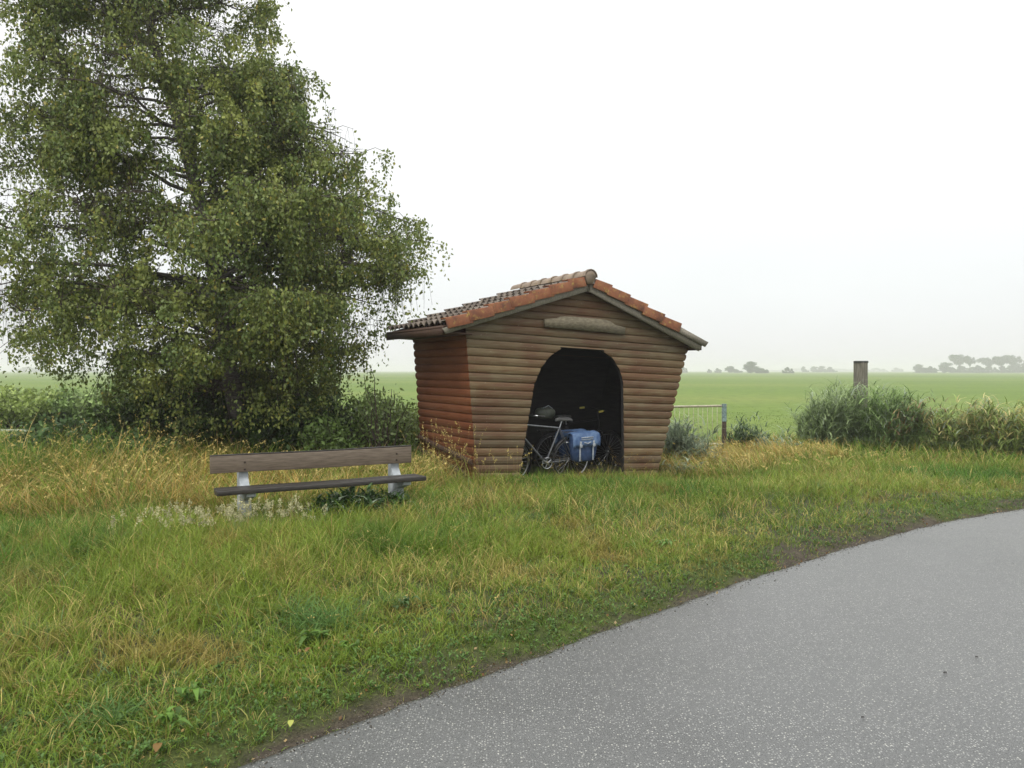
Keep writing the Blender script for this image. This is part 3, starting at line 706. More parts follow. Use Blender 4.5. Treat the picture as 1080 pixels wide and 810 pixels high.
# inner skin: dark boards just behind each outer wall, with the reveal of the doorway
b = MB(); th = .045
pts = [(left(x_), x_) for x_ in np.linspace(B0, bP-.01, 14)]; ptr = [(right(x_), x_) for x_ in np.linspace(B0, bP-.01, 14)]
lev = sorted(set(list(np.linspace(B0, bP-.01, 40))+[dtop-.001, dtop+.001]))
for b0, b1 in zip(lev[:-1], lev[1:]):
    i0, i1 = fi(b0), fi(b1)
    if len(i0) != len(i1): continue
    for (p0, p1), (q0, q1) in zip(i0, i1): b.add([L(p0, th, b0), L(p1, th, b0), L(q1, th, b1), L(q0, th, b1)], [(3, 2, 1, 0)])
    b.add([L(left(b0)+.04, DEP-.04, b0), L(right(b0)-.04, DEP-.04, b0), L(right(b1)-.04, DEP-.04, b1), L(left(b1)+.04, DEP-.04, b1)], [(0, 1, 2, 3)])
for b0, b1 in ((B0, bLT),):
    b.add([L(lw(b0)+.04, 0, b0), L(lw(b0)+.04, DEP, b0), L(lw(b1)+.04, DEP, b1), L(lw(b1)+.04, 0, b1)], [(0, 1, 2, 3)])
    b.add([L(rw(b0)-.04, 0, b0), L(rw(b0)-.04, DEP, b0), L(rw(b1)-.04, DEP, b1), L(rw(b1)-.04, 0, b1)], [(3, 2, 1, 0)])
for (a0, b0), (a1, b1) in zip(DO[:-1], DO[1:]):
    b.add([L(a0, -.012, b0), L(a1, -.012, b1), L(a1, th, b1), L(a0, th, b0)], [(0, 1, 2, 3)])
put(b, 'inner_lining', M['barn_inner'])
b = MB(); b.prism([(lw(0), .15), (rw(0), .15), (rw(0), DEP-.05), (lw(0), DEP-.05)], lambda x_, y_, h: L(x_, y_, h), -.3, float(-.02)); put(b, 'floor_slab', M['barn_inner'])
# corner beads
b = MB(); b.box((L(lw(.0), -.012, 0)+L(lw(bLT), -.012, bLT))/2, (.02, .02, 2.2), None) if False else None
# sprung boards at the foot of the side wall
b = MB()
for (c0, c1, b0, b1) in ((.25, 2.0, .30, .52), (.5, 2.06, .10, .33)):
    b.tube([L(lw(b0)-.035, c0-.2, b0), L(lw(b0)-.05, (c0+c1)/2, (b0+b1)/2), L(lw(b1)-.06, c1, b1)], [.035, .04, .035], 8)
put(b, 'loose_board', M['dark_timber'], smooth=True)
# name board
NB = [ab(*p_, c=-.05) for p_ in ((574.5, 344.5), (574, 336.5), (581, 336), (587, 335.5), (592, 333.8), (605, 334), (622, 335.5), (637, 337), (643, 339), (648, 342.5), (659, 345.5), (658.5, 352.5), (640, 350.8), (610, 347.8))]
b = MB(); b.prism(NB, lambda x_, y_, h: L(x_, h, y_), -.030, -.068); nb = put(b, 'name_board', simple('bare_tan_grey_board', (.10, .085, .055), (.22, .19, .13), 16, .85, sc=(1, 1, 3), bmp=.2)); nb['label'] = 'bare pale grey shaped board above the doorway'
# ---- roof
CF = -.16; CB = 2.15
aE1, bE1 = ab(467, 346, CF); aE2, bE2 = ab(741, 363.5, CF); aT, bT = ab(621, 297.5, CF)
def rl(t): return aT+(aE1-aT)*t, bT+(bE1-bT)*t     # left underside line, t 0 ridge .. 1 eave
def rr_(t): return aT+(aE2-aT)*t, bT+(bE2-bT)*t
def slope(fn, name, nt_, sgn, tmax=1.0):
    """pantile courses: wavy sheets stepping down the slope"""
    e0 = np.array(fn(0)); e1 = np.array(fn(1)); d = e1-e0; ln = np.linalg.norm(d); d /= ln; nrm = np.array([-d[1], d[0]])*(-1 if d[0] > 0 else 1)
    if nrm[1] < 0: nrm = -nrm
    cs = np.arange(CF+.12, CB+.001, .0235); V_, Q_ = [], []
    per = .205
    ph = (cs-CF)/per*2*pi
    wave = .028*(np.sin(ph)+.35*np.sin(2*ph+.6))
    for k in range(nt_):
        s0 = ln*tmax*k/nt_-.04; s1 = ln*tmax*(k+1)/nt_+.03; jit = rng.normal(0, .004, len(cs))
        for si, (s, lift) in enumerate(((s0, .045), (s1, .095), (s1, .072))):
            for j, c in enumerate(cs):
                p2 = e0+d*(s+jit[j]*(si > 0))+nrm*(lift+wave[j]); V_.append(L(p2[0], c, p2[1]))
        n0 = len(V_)-3*len(cs); m_ = len(cs)
        for r in (0, 1):
            for j in range(m_-1): Q_.append((n0+r*m_+j, n0+r*m_+j+1, n0+(r+1)*m_+j+1, n0+(r+1)*m_+j))
    o = npmesh(name, np.array(V_), np.array(Q_), M['roof_tile'], smooth=True)
    try: o.data.set_sharp_from_angle(angle=R(40))
    except Exception: pass
    own(o)
    # deck under the tiles
    b_ = MB()
    for s0, s1, h0, h1 in ((0, ln*1.0, 0, .022),):
        P4 = [e0+d*s0+nrm*h0, e0+d*s1+nrm*h0, e0+d*s1+nrm*h1, e0+d*s0+nrm*h1]
        b_.add([L(p_[0], CF+.03, p_[1]) for p_ in P4]+[L(p_[0], CB, p_[1]) for p_ in P4], [(0, 1, 2, 3), (4, 7, 6, 5), (0, 4, 5, 1), (1, 5, 6, 2), (2, 6, 7, 3), (3, 7, 4, 0)])
    put(b_, 'roof_deck', M['dark_timber'])
    return e0, d, ln, nrm
NT = 7
for nm, fn, tm, vt in (('left', rl, .965, (0, 1.0)), ('right', rr_, 1.06, (0, .77))):
    e0, d, ln, nrm = slope(fn, 'roof_tiles', NT, 1, tm)
    # verge tiles: an L shaped tile per course
    b = MB(); nv = 7 if nm == 'left' else 5; per_ = ln*tm/NT
    for k in range(nv):
        s0 = per_*k-.02+(.10 if k == 0 else 0); s1 = per_*(k+1)+.03; j = rng.normal(0, .003)
        if nm == 'left': s1 = min(s1, ln*.985)
        for (c0, c1, h00, h01, h10, h11) in ((CF-.045, CF-.02, -.05, .085, -.02, .125), (CF-.045, CF+.13, .075, .092, .11, .135)):
            q0 = [e0+d*s0+nrm*(h00+j), e0+d*s1+nrm*(h10+j), e0+d*s1+nrm*(h11+j), e0+d*s0+nrm*(h01+j)]
            if c1 > CF+.1: pass
            b.add([L(p_[0], c0-(.004*(k % 2)) + (0.0015 if c1 > CF+.1 else 0), p_[1]) for p_ in q0]+[L(p_[0], c1, p_[1]) for p_ in q0], [(0, 1, 2, 3), (4, 7, 6, 5), (0, 4, 5, 1), (1, 5, 6, 2), (2, 6, 7, 3), (3, 7, 4, 0)])
    put(b, 'verge_tiles', M['verge_tile'], bevel=.006)
    # barge board
    b = MB(); q0 = [e0-nrm*.002, e0+d*ln-nrm*.002, e0+d*(ln*.99)-nrm*.125, e0-nrm*.125]
    if nm == 'left': q0[2] = e0+d*(ln-.02)-nrm*.09
    b.add([L(p_[0], CF+.0, p_[1]) for p_ in q0]+[L(p_[0], CF+.03, p_[1]) for p_ in q0], [(0, 1, 2, 3), (4, 7, 6, 5), (0, 4, 5, 1), (1, 5, 6, 2), (2, 6, 7, 3), (3, 7, 4, 0)])
    put(b, 'barge_board', M['grey_timber'])
    # second, shorter board laid over it on the right
    if nm == 'right':
        b = MB(); q0 = [e0+d*ln*.70+nrm*.075, e0+d*ln*1.035+nrm*.075, e0+d*ln*1.02-nrm*.02, e0+d*ln*.70-nrm*.02]
        b.add([L(p_[0], CF-.025, p_[1]) for p_ in q0]+[L(p_[0], CF-.002, p_[1]) for p_ in q0], [(0, 1, 2, 3), (4, 7, 6, 5), (0, 4, 5, 1), (1, 5, 6, 2), (2, 6, 7, 3), (3, 7, 4, 0)])
        put(b, 'cover_board', M['grey_timber'])
    # eaves fascia
    b = MB(); e = e0+d*ln; b.add([L(e[0], CF+.02, e[1]+.04), L(e[0], CB, e[1]+.04), L(e[0], CB, e[1]-.09), L(e[0], CF+.02, e[1]-.09)]+[L(e[0]+.02*(1 if nm == 'left' else -1), c_, h_) for c_, h_ in ((CF+.02, e[1]+.04), (CB, e[1]+.04), (CB, e[1]-.09), (CF+.02, e[1]-.09))], [(0, 1, 2, 3), (4, 7, 6, 5), (0, 4, 5, 1), (1, 5, 6, 2), (2, 6, 7, 3), (3, 7, 4, 0)])
    put(b, 'fascia', M['dark_timber'])
    # soffit between wall and eave
    b = MB(); aw = left(bLT) if nm == 'left' else right(bRT); bw = bE1-.06 if nm == 'left' else bE2-.06
    s_ = 1 if nm == 'left' else -1
    b.add([L(aw+.05*s_, CF+.05, bw), L(e[0]+.02*s_, CF+.05, bw), L(e[0]+.02*s_, CB-.02, bw), L(aw+.05*s_, CB-.02, bw)]+[L(aw+.05*s_, CF+.05, bw+.02), L(e[0]+.02*s_, CF+.05, bw+.02), L(e[0]+.02*s_, CB-.02, bw+.02), L(aw+.05*s_, CB-.02, bw+.02)], [(0, 1, 2, 3), (4, 7, 6, 5), (0, 4, 5, 1), (1, 5, 6, 2), (2, 6, 7, 3), (3, 7, 4, 0)])
    put(b, 'soffit', M['dark_timber'])
# ridge tiles
b = MB(); nr = 7; step = (CB-CF+.04)/nr
for k in range(nr):
    c0 = CF-.06+step*k; c1 = c0+step+.05; r0, r1 = (.118, .098)
    n_ = 9
    ring = []
    for c, r in ((c0, r0), (c0+.05, r0), (c0+.055, r0-.012), (c1, r1)):
        for rad in (r, r-.014):
            ring.append([L(aT+rad*cos(pi*j/(n_-1))*1.0, c, bT+.075+rad*sin(pi*j/(n_-1))) for j in range(n_)])
    for i in range(0, 6, 2):
        b.add(ring[i]+ring[i+2], [(j, j+1, n_+j+1, n_+j) for j in range(n_-1)])
    b.add(ring[0]+ring[1], [(j, n_+j, n_+j+1, j+1) for j in range(n_-1)])
# mortar plug closing the front end
put(b, 'ridge_tiles', M['ridge_tile'], smooth=True)
b = MB(); poly = [(aT+.095*cos(pi*j/10), bT+.075+.095*sin(pi*j/10)) for j in range(11)]+[(aT-.05, bT-.03), (aT+.05, bT-.03)]
b.prism(poly, lambda x_, y_, h: L(x_, h, y_), CF-.052, CF-.0); put(b, 'ridge_mortar', M['ridge_tile'])

# ---------------------------------------------------------------- bench
b0_ = np.array(at(222, 500, 8.0)); b1_ = np.array(at(434, 490, 9.1))
bd = b1_-b0_; bd[2] = 0; BL = float(np.linalg.norm(bd)); bd /= BL; bn = np.array([bd[1], -bd[0], 0])   # bn toward the camera
zb0 = 0
bench = empty('park_bench', (float(b0_[0]), float(b0_[1]), 0), math.atan2(bd[1], bd[0]))
meta(bench, 'low bench of brown timber planks on two pale concrete posts beside the shed', 'bench')
# local coordinates: x along, y away from the camera; heights read from the photograph
def hz_(px, py, D): return at(px, py, D)[2]
zt0, zt1 = hz_(222, 482, 8.0), hz_(434, 471, 9.1); zl0, zl1 = hz_(222, 500, 8.0), hz_(434, 488, 9.1)
m_plank = simple('brown_grey_plank', (.085, .062, .042), (.185, .145, .108), 5, .6, sc=(1.2, 14, 14), bmp=.35)
m_seat = simple('dark_wet_plank', (.016, .014, .012), (.042, .036, .031), 5, .45, sc=(1.2, 14, 14), bmp=.3)
b = MB(); t = .045
def plank(b, x0, x1, y0, y1, zb0, zb1, zt0_, zt1_, n=6):
    V_ = []
    for i in range(n+1):
        f = i/n; x = x0+(x1-x0)*f; zb = zb0+(zb1-zb0)*f+.002*sin(f*9); z1 = zt0_+(zt1_-zt0_)*f+.003*sin(f*7+1)
        V_ += [(x, y0, zb), (x, y1, zb), (x, y1, z1), (x, y0, z1)]
    Q_ = [(4*i+k, 4*i+(k+1) % 4, 4*i+4+(k+1) % 4, 4*i+4+k) for i in range(n) for k in range(4)]+[(3, 2, 1, 0), (4*n, 4*n+1, 4*n+2, 4*n+3)]
    b.add(V_, Q_)
plank(b, 0, BL, 0, t, zl0, zl1, zt0, zt1); bk = b.build('backrest', m_plank, bench, bevel=.005)
b = MB(); plank(b, .0, BL, .001, t, zt0+.003, zt1+.003, zt0+.012, zt1+.012); b.build('backrest_cap', m_seat, bench)
zs0 = hz_(223, 523, 7.75); zs1 = hz_(447, 508, 8.75)
b = MB(); plank(b, .0, BL+.03, -.34, -.20, zs0, zs1, zs0+.045, zs1+.045); b.build('seat_plank', m_seat, bench, bevel=.004)
b = MB(); plank(b, .02, BL+.02, -.185, -.06, zs0, zs1, zs0+.045, zs1+.045); b.build('seat_plank', m_seat, bench, bevel=.004)
for xx in (.33, BL-.18):
    f = xx/BL; zt = zt0+(zt1-zt0)*f; zs = zs0+(zs1-zs0)*f-.004
    b = MB(); px = lambda y_, z_, h: (h, y_, z_)
    b.prism([(.047, zt-.03), (.15, zt-.03), (.13, -.3), (-.02, -.3), (-.02, zs-.02), (-.02, zs+.04), (.047, zs+.12)][::-1], px, xx-.045, xx+.045)
    b.prism([(-.021, zs-.0), (-.021, zs-.12), (-.2, zs-.06), (-.3, zs-.03), (-.3, zs-.0)][::-1], px, xx-.043, xx+.043)
    b.prism([(-.10, zs-.09), (-.02, zs-.10), (-.02, -.3), (-.20, -.3)][::-1], px, xx-.041, xx+.041)
    sp_ = b.build('support', M['concrete'], bench, bevel=.006)
    b = MB()
    for z_ in (zt-.07, zt-.14): b = MB(); b.tube([(xx, -.006, z_), (xx, .002, z_)], .011, 8); b.build('bolt', M['rust'], bench)

# ---------------------------------------------------------------- bicycles
def circle(cx, cz, r, y=0, n=28): return [(cx+r*cos(2*pi*k/n), y, cz+r*sin(2*pi*k/n)) for k in range(n+1)]
def bicycle(name, label, fm, loc, ax_fwd, lean, saddle_m, grips, group=None):
    root = empty(name, loc, math.atan2(ax_fwd[1], ax_fwd[0])); root.rotation_euler = (lean, 0, math.atan2(ax_fwd[1], ax_fwd[0]))
    meta(root, label, 'bicycle', group)
    Rr = .34; ra = (0, 0, Rr); fa = (1.08, 0, Rr); BB = (.46, 0, .30); SCl = (.24, 0, .83); HT = (.86, 0, .90); HB = (.90, 0, .74)
    b = MB()
    for p_, q_, r_ in ((BB, SCl, .015), (SCl, HT, .014), (BB, HB, .016), (HT, HB, .019)): b.tube([p_, q_], r_, 10)
    for s in (-1, 1):
        b.tube([(BB[0], .03*s, BB[2]), (0, .06*s, Rr)], .009, 8); b.tube([(SCl[0], .02*s, SCl[2]-.01), (0, .06*s, Rr)], .008, 8)
    b.build('frame', fm, root, smooth=True)
    b = MB()
    for s in (-1, 1): b.tube([(.91, .05*s, .70), (.96, .05*s, .56), (1.08, .055*s, Rr)], [.012, .011, .009], 8)
    b.tube([(.905, -.055, .70), (.905, .055, .70)], .013, 8); b.tube([(.90, 0, .74), (.905, 0, .70)], .014, 8); b.build('fork', fm, root, smooth=True)
    for a_ in (ra, fa):
        wb = MB()
        for k in range(28):
            t_ = 2*pi*k/28; s = .025*(1 if k % 2 else -1)
            wb.tube([(a_[0]+.02*cos(t_+.9), s, a_[2]+.02*sin(t_+.9)), (a_[0]+(Rr-.03)*cos(t_), 0, a_[2]+(Rr-.03)*sin(t_))], .0016, 4, cap=False)
        wb.tube([(a_[0], -.05, a_[2]), (a_[0], .05, a_[2])], .02, 10)
        wh = wb.build('wheel', M['chrome'], root)
        rb = MB(); rb.tube(circle(a_[0], a_[2], Rr-.03), .011, 8, cap=False); rb.build('rim', M['chrome'], wh, smooth=True)
        tb_ = MB(); tb_.tube(circle(a_[0], a_[2], Rr-.016), .017, 8, cap=False); tb_.build('tyre', M['rubber'], wh, smooth=True)
        mb = MB(); arc = [(a_[0]+(Rr+.02)*cos(t_), a_[2]+(Rr+.02)*sin(t_)) for t_ in np.linspace(R(20), R(200), 18)]
        if a_ is fa: arc = [(a_[0]+(Rr+.02)*cos(t_), a_[2]+(Rr+.02)*sin(t_)) for t_ in np.linspace(R(30), R(215), 18)]
        V_ = [];
        for x_, z_ in arc: V_ += [(x_, -.027, z_-.008), (x_, 0, z_), (x_, .027, z_-.008)]
        mb.add(V_, [(3*i+k, 3*i+k+1, 3*i+k+4, 3*i+k+3) for i in range(17) for k in (0, 1)])
        mg = mb.build('mudguard', M['frame_black'], root, smooth=True); sm_ = mg.modifiers.new('s', 'SOLIDIFY'); sm_.thickness = .003
    b = MB(); b.tube([SCl, (.205, 0, .94)], .0125, 10); b.build('seat_post', M['chrome'], root, smooth=True)
    # saddle
    b = MB(); V_ = []; S_ = [(-.14, .075, .0), (-.08, .085, .012), (0, .065, .008), (.07, .03, .006), (.13, .018, .0)]
    for x_, hw, dz in S_:
        for y_, z_ in ((-1, -.03), (-.9, .0), (0, .018), (.9, .0), (1, -.03)): V_.append((.19+x_, y_*hw, .965+dz+z_))
    b.add(V_, [(5*i+k, 5*i+5+k, 5*i+6+k, 5*i+k+1) for i in range(4) for k in range(4)]+[(0, 1, 3, 4)], [(1, 2, 3), (20, 24, 22)])
    o = b.build('saddle', saddle_m, root, smooth=True); k_ = o.modifiers.new('s', 'SOLIDIFY'); k_.thickness = .01
    # bars
    b = MB(); b.tube([(.86, 0, .89), (.845, 0, 1.02), (.89, 0, 1.05)], .012, 8)
    b.tube([(.72, -.29, 1.06), (.80, -.27, 1.07), (.88, -.15, 1.06), (.90, 0, 1.05), (.88, .15, 1.06), (.80, .27, 1.07), (.72, .29, 1.06)], .011, 8)
    hbv = b.build('handlebar', M['frame_black'] if grips is M['yellowtape'] else M['chrome'], root, smooth=True)
    for s in (-1, 1):
        b = MB(); b.tube([(.68, .295*s, 1.058), (.76 if grips is M['yellowtape'] else .80, .278*s, 1.068)], .016, 10); b.build('grip', grips, hbv, smooth=True)
    # cranks
    b = MB(); b.tube([(BB[0], -.07, BB[2]), (BB[0], .07, BB[2])], .017, 10)
    b.tube([(BB[0], .06, BB[2]), (BB[0]+.14, .075, BB[2]+.09)], .009, 8); b.tube([(BB[0], -.06, BB[2]), (BB[0]-.14, -.075, BB[2]-.09)], .009, 8)
    b.tube(circle(BB[0], BB[2], .085, .045, 24), .006, 6, cap=False)
    for k in range(5): b.tube([(BB[0], .045, BB[2]), (BB[0]+.085*cos(k*1.257), .045, BB[2]+.085*sin(k*1.257))], .006, 6)
    ck = b.build('crankset', M['chrome'], root, smooth=True)
    for s, dx, dz in ((1, .14, .09), (-1, -.14, -.09)):
        b = MB(); b.box((BB[0]+dx, s*.125, BB[2]+dz), (.09, .08, .02)); b.build('pedal', M['rubber'], ck, bevel=.004)
    b = MB()
    for zo in (.085, -.085): b.tube([(BB[0], .045, BB[2]+zo), (.0, .045, Rr+zo*.45)], .004, 5)
    b.tube(circle(0, Rr, .04, .045, 14), .008, 5, cap=False); b.build('chain', M['rust'], root)
    # rack
    b = MB()
    for s in (-1, 1):
        b.tube([(.18, .05*s, .76), (-.28, .06*s, .74), (-.30, .0, .74)], .006, 6)
        b.tube([(0, .065*s, Rr), (-.08, .065*s, .74)], .006, 6); b.tube([(0, .065*s, Rr), (-.22, .065*s, .74)], .006, 6)
    b.build('rack', M['frame_black'], root, smooth=True)
    b = MB(); b.tube([(.02, .05, .60), (.16, -.02, .60)], .01, 6) ; b.build('lock', M['chrome'], root)
    return root
fl = -.10
ax0, _ = ab(602, 485, .42); P0 = O+u*ax0+w*.42
bike = bicycle('bicycle', 'silver framed bicycle with a blue pannier, standing in the shed doorway', M['frame_silver'], (P0[0], P0[1], -.11), -u, R(-5), M['saddle'], M['rubber'])
ax1, _ = ab(575, 470, 1.05); P1 = O+u*(ax1+.15)+w*1.05
bike2 = bicycle('bicycle', 'black bicycle parked deep in the dark shed behind the silver one', M['frame_black'], (P1[0], P1[1], -.11), u, R(4), M['saddle'], M['yellowtape'])
# panniers hang beside the rear wheel
def pannier(label, side, detailed):
    root = empty('pannier_bag', (0, 0, 0)); root.matrix_world
    meta(root, label, 'pannier bag')
    fwd = -u; y_ax = np.cross(zz, fwd)  # bike local y
    base = P0+np.array([0, 0, -.11])
    root.location = tuple(base+fwd*(-.13)+y_ax*side*.16+zz*.32); root.rotation_euler = (R(-5), R(2), math.atan2(fwd[1], fwd[0]))
    # body: rounded, tapering to the bottom; local x along bike, y outward, z up
    b = MB(); V_ = []; rings = [(-.01, .17, .05), (.02, .20, .075), (.15, .225, .09), (.30, .235, .09), (.40, .23, .08), (.42, .215, .06)]
    n_ = 20
    for z_, hx, hy in rings:
        for k in range(n_):
            t_ = 2*pi*k/n_; cx = abs(cos(t_))**.45*np.sign(cos(t_)); sy = abs(sin(t_))**.55*np.sign(sin(t_))
            V_.append((hx*cx+rng.normal(0, .003), hy*sy+rng.normal(0, .003), z_+rng.normal(0, .002)))
    b.add(V_+[(0, 0, -.02), (0, 0, .43)], [(i*n_+k, i*n_+(k+1) % n_, (i+1)*n_+(k+1) % n_, (i+1)*n_+k) for i in range(len(rings)-1) for k in range(n_)], [(6*n_, (k+1) % n_, k) for k in range(n_)]+[(6*n_+1, 5*n_+k, 5*n_+(k+1) % n_) for k in range(n_)])
    b.build('body', M['bluecloth'], root, smooth=True)
    b = MB(); S_ = 1 if side > 0 else -1
    # flap: sheet over the top and down the outer face with a wavy hem
    V_ = []; m_ = 17
    path = [(-.075, .36), (-.07, .435), (0, .455), (.085, .44), (.112, .36), (.115, .28), (.113, .235)]
    for i, (y_, z_) in enumerate(path):
        for k in range(m_):
            x_ = -.25+.5*k/(m_-1); wv = .012*sin(k*1.9)+.006*sin(k*4.1) if i == len(path)-1 else .004*sin(k*2.3+i)
            V_.append((x_*(1+.02*sin(i*2.)), S_*(y_+.004*sin(k*1.7+i)), z_+wv-(.02 if k in (0, m_-1) else 0)))
    b.add(V_, [(i*m_+k, i*m_+k+1, (i+1)*m_+k+1, (i+1)*m_+k) for i in range(len(path)-1) for k in range(m_-1)])
    o = b.build('flap', M['blueflap'], root, smooth=True); k_ = o.modifiers.new('s', 'SOLIDIFY'); k_.thickness = .006
    if detailed:
        for x_ in (-.12, .12):
            b = MB(); b.box((x_, S_*.122, .27), (.032, .008, .10)); b.box((x_, S_*.105, .12), (.026, .006, .22)); b.box((x_, S_*.13, .25), (.045, .014, .045)); b.build('strap', M['strap'], root, bevel=.002)
        b = MB(); b.box((0, S_*.121, .375), (.22, .004, .016)); b.box((0, S_*.121, .345), (.22, .004, .010)); b.build('reflective_stripe', M['strap'], root)
        b = MB(); b.tube([(-.06, S_*.125, .30), (0, S_*.14, .285), (.06, S_*.125, .30)], .008, 6); b.build('handle', M['strap'], root, smooth=True)
    return root
pannier('blue canvas pannier bag with grey straps hanging on the near side of the silver bicycle', 1, True)
pannier('blue pannier bag on the far side of the silver bicycle, mostly behind the near bag', -1, False)
# rucksack on the rear bicycle
rs = empty('rucksack', tuple(O+u*(ab(577, 440, .95)[0])+w*.95+zz*.92), YAW); meta(rs, 'dull grey green rucksack lying on the black bicycle in the dark of the shed', 'rucksack')
b = MB(); V_ = []
n_ = 14; rings = [(-.17, .05), (-.13, .10), (0, .13), (.12, .11), (.17, .06)]
for x_, r_ in rings:
    for k in range(n_): t_ = 2*pi*k/n_; V_.append((x_, r_*.8*cos(t_), r_*sin(t_)*.8+rng.normal(0, .006)))
b.add(V_+[(-.18, 0, 0), (.18, 0, 0)], [(i*n_+k, i*n_+(k+1) % n_, (i+1)*n_+(k+1) % n_, (i+1)*n_+k) for i in range(4) for k in range(n_)], [(70, (k+1) % n_, k) for k in range(n_)]+[(71, 4*n_+k, 4*n_+(k+1) % n_) for k in range(n_)])
b.build('body', simple('grey_green_nylon', (.05, .06, .045), (.13, .14, .11), 12, .5), rs, smooth=True)
b = MB(); b.tube([(-.1, -.07, .07), (0, -.11, .12), (.1, -.07, .07)], .008, 6); b.build('carry_strap', M['strap'], rs)

# ---------------------------------------------------------------- gate and post
gpst = at(764, 428, 16.5); gl = at(708, 429, 16.9)
gate = empty('field_gate', (gpst[0], gpst[1], 0)); meta(gate, 'low metal gate with thin upright bars beside the right wall of the shed', 'gate')
def rel(p_): return tuple(np.array(p_)-np.array([gpst[0], gpst[1], 0]))
gl2 = gl+(gl-gpst)*.6
b = MB(); b.tube([rel(gl2), rel(gpst+np.array([.05, 0, 0]))], .024, 8); b.build('top_rail', M['galv'], gate, smooth=True)
b = MB(); b.tube([rel(gl2-zz*.78), rel(gpst-zz*.78)], .018, 8); b.build('bottom_rail', M['galv'], gate, smooth=True)
for k in range(18):
    f = (k+.5)/18; p_ = gpst+(gl2-gpst)*f
    b = MB(); b.tube([rel(p_-zz*.02), rel(p_-zz*.77)], .0052, 6); b.build('bar', M['galv'], gate)
b = MB(); b.tube([rel(gpst+zz*.04+np.array([0, .02, 0])), rel(gpst-zz*.32+np.array([0, .02, 0]))], .05, 10); o = b.build('post_top', simple('flaking_blue_grey_paint', (.05, .09, .085), (.26, .36, .35), 26, .7), gate, smooth=True)
b = MB(); b.tube([rel(gpst-zz*.315+np.array([0, .02, 0])), rel(gpst-zz*1.2+np.array([0, .02, 0]))], .046, 10); b.build('post_foot', M['rust'], gate, smooth=True)

pD = 18.6; pt = at(908, 382, pD)
post_o = empty('wooden_post', (pt[0], pt[1], -.25)); meta(post_o, 'thick round weathered wooden post rising from the reeds', 'post')
m_post = simple('weathered_post_wood', (.085, .078, .06), (.21, .195, .155), 4, .85, sc=(10, 10, 1.2), bmp=.6, bd=.02)
b = MB(); hgt_ = pt[2]+.25; n_ = 22; V_ = []
for z_ in np.linspace(0, hgt_, 12):
    for k in range(n_): t_ = 2*pi*k/n_; r_ = .152*(1+.035*sin(3*t_)+.02*sin(7*t_+1))*(1.04-.04*z_/hgt_); V_.append((r_*cos(t_), r_*sin(t_), z_))
b.add(V_, [(i*n_+k, i*n_+(k+1) % n_, (i+1)*n_+(k+1) % n_, (i+1)*n_+k) for i in range(11) for k in range(n_)])
b.build('shaft', m_post, post_o, smooth=True)
b = MB(); b.tube([(0, 0, hgt_-.015), (0, 0, hgt_+.03)], [.16, .158], 22); b.build('cap', simple('dark_post_cap', (.025, .025, .025), (.06, .06, .055), 20, .6), post_o, bevel=.004)

# ---------------------------------------------------------------- reeds and other clumps
def reed_clump(px, py, D, rx, h, ns, col, label, lean=.25, group='reed clumps along the ditch', name='reed_clump', cat='reeds', tipcol=None, lw_=.018, stiff=1.0):
    p_ = at(px, py, D); z0 = float(hgt(np.array([p_[0]]), np.array([D]))[0]); A = Acc()
    x = rng.normal(0, rx*.5, ns); y = rng.normal(0, rx*.35, ns); edge = np.sqrt(np.clip(1-(x/(rx*1.25))**2, .12, 1))
    hs = h*(1.2 if D > 15.5 else 1)*edge*rng.uniform(.6, 1.12, ns)*(.8+.4*vnoise(x+px, y, 2.2, 5)); az = rng.normal(.2, 1.6, ns); ln = lean*rng.uniform(.3, 1.3, ns)
    z = np.zeros(ns)
    c = np.array(col)*(.75+.5*rng.random((ns, 1)))
    A.add(*blades(x, y, z, hs, np.full(ns, .007), ln, az, c*.8, seg=4, basec=.7, tipc=1))
    nl = 11; t = rng.uniform(.15, 1, (ns, nl))
    out = (hs*ln)[:, None]*t**1.8; up = hs[:, None]*t*(1-.42*np.clip(ln, 0, 1.6)[:, None]*t)
    B = np.stack([x[:, None]+np.cos(az)[:, None]*out, y[:, None]+np.sin(az)[:, None]*out, z[:, None]+up], 2).reshape(-1, 3)
    m = len(B); a2 = rng.normal(pi*.05, 2.2, m); ll = rng.uniform(.16, .38, m)*min(1.2, h+.1)
    cc = np.repeat(c, nl, 0)*(.7+.6*rng.random((m, 1)))
    if tipcol is not None:
        k = (rng.random(m) < .35)&(t.ravel() > .45); cc[k] = np.array(tipcol)*(.7+.6*rng.random((k.sum(), 1)))
    pale = rng.random(m) < .12; cc[pale] = np.array([.30, .36, .26])
    A.add(*blades(B[:, 0], B[:, 1], B[:, 2], ll, 1.35*lw_*(.6+.8*rng.random(m)), rng.uniform(.7, 2.1, m)*stiff, a2, cc, seg=3, basec=.95, tipc=1.05))
    o = A.build(name, M['leaf']); o.location = (p_[0], D, z0-.05); meta(o, label, cat, group)
RG = (.26, .34, .155); RG2 = (.22, .32, .11); NET = (.27, .35, .10)
reed_clump(872, 440, 17.6, .72, 1.12, 240, RG, 'blue green reed clump at the left end of the row beside the wooden post')
reed_clump(893, 440, 18.1, .5, 1.1, 130, RG, 'blue green reed clump leaning against the left side of the wooden post')
reed_clump(936, 440, 17.4, .62, 1.12, 220, RG2, 'dark green reed clump just right of the wooden post')
reed_clump(965, 440, 17.0, .6, .98, 120, RG2, 'green reed clump with brown leaves, second to the right of the wooden post', tipcol=(.3, .2, .1))
reed_clump(1000, 440, 16.6, .62, .92, 120, NET, 'yellowing weed clump in the middle of the ditch row right of the post', tipcol=(.40, .34, .14))
reed_clump(1035, 440, 16.3, .62, .92, 120, NET, 'pale tipped weed clump, second from the right edge of the picture', tipcol=(.58, .50, .24))
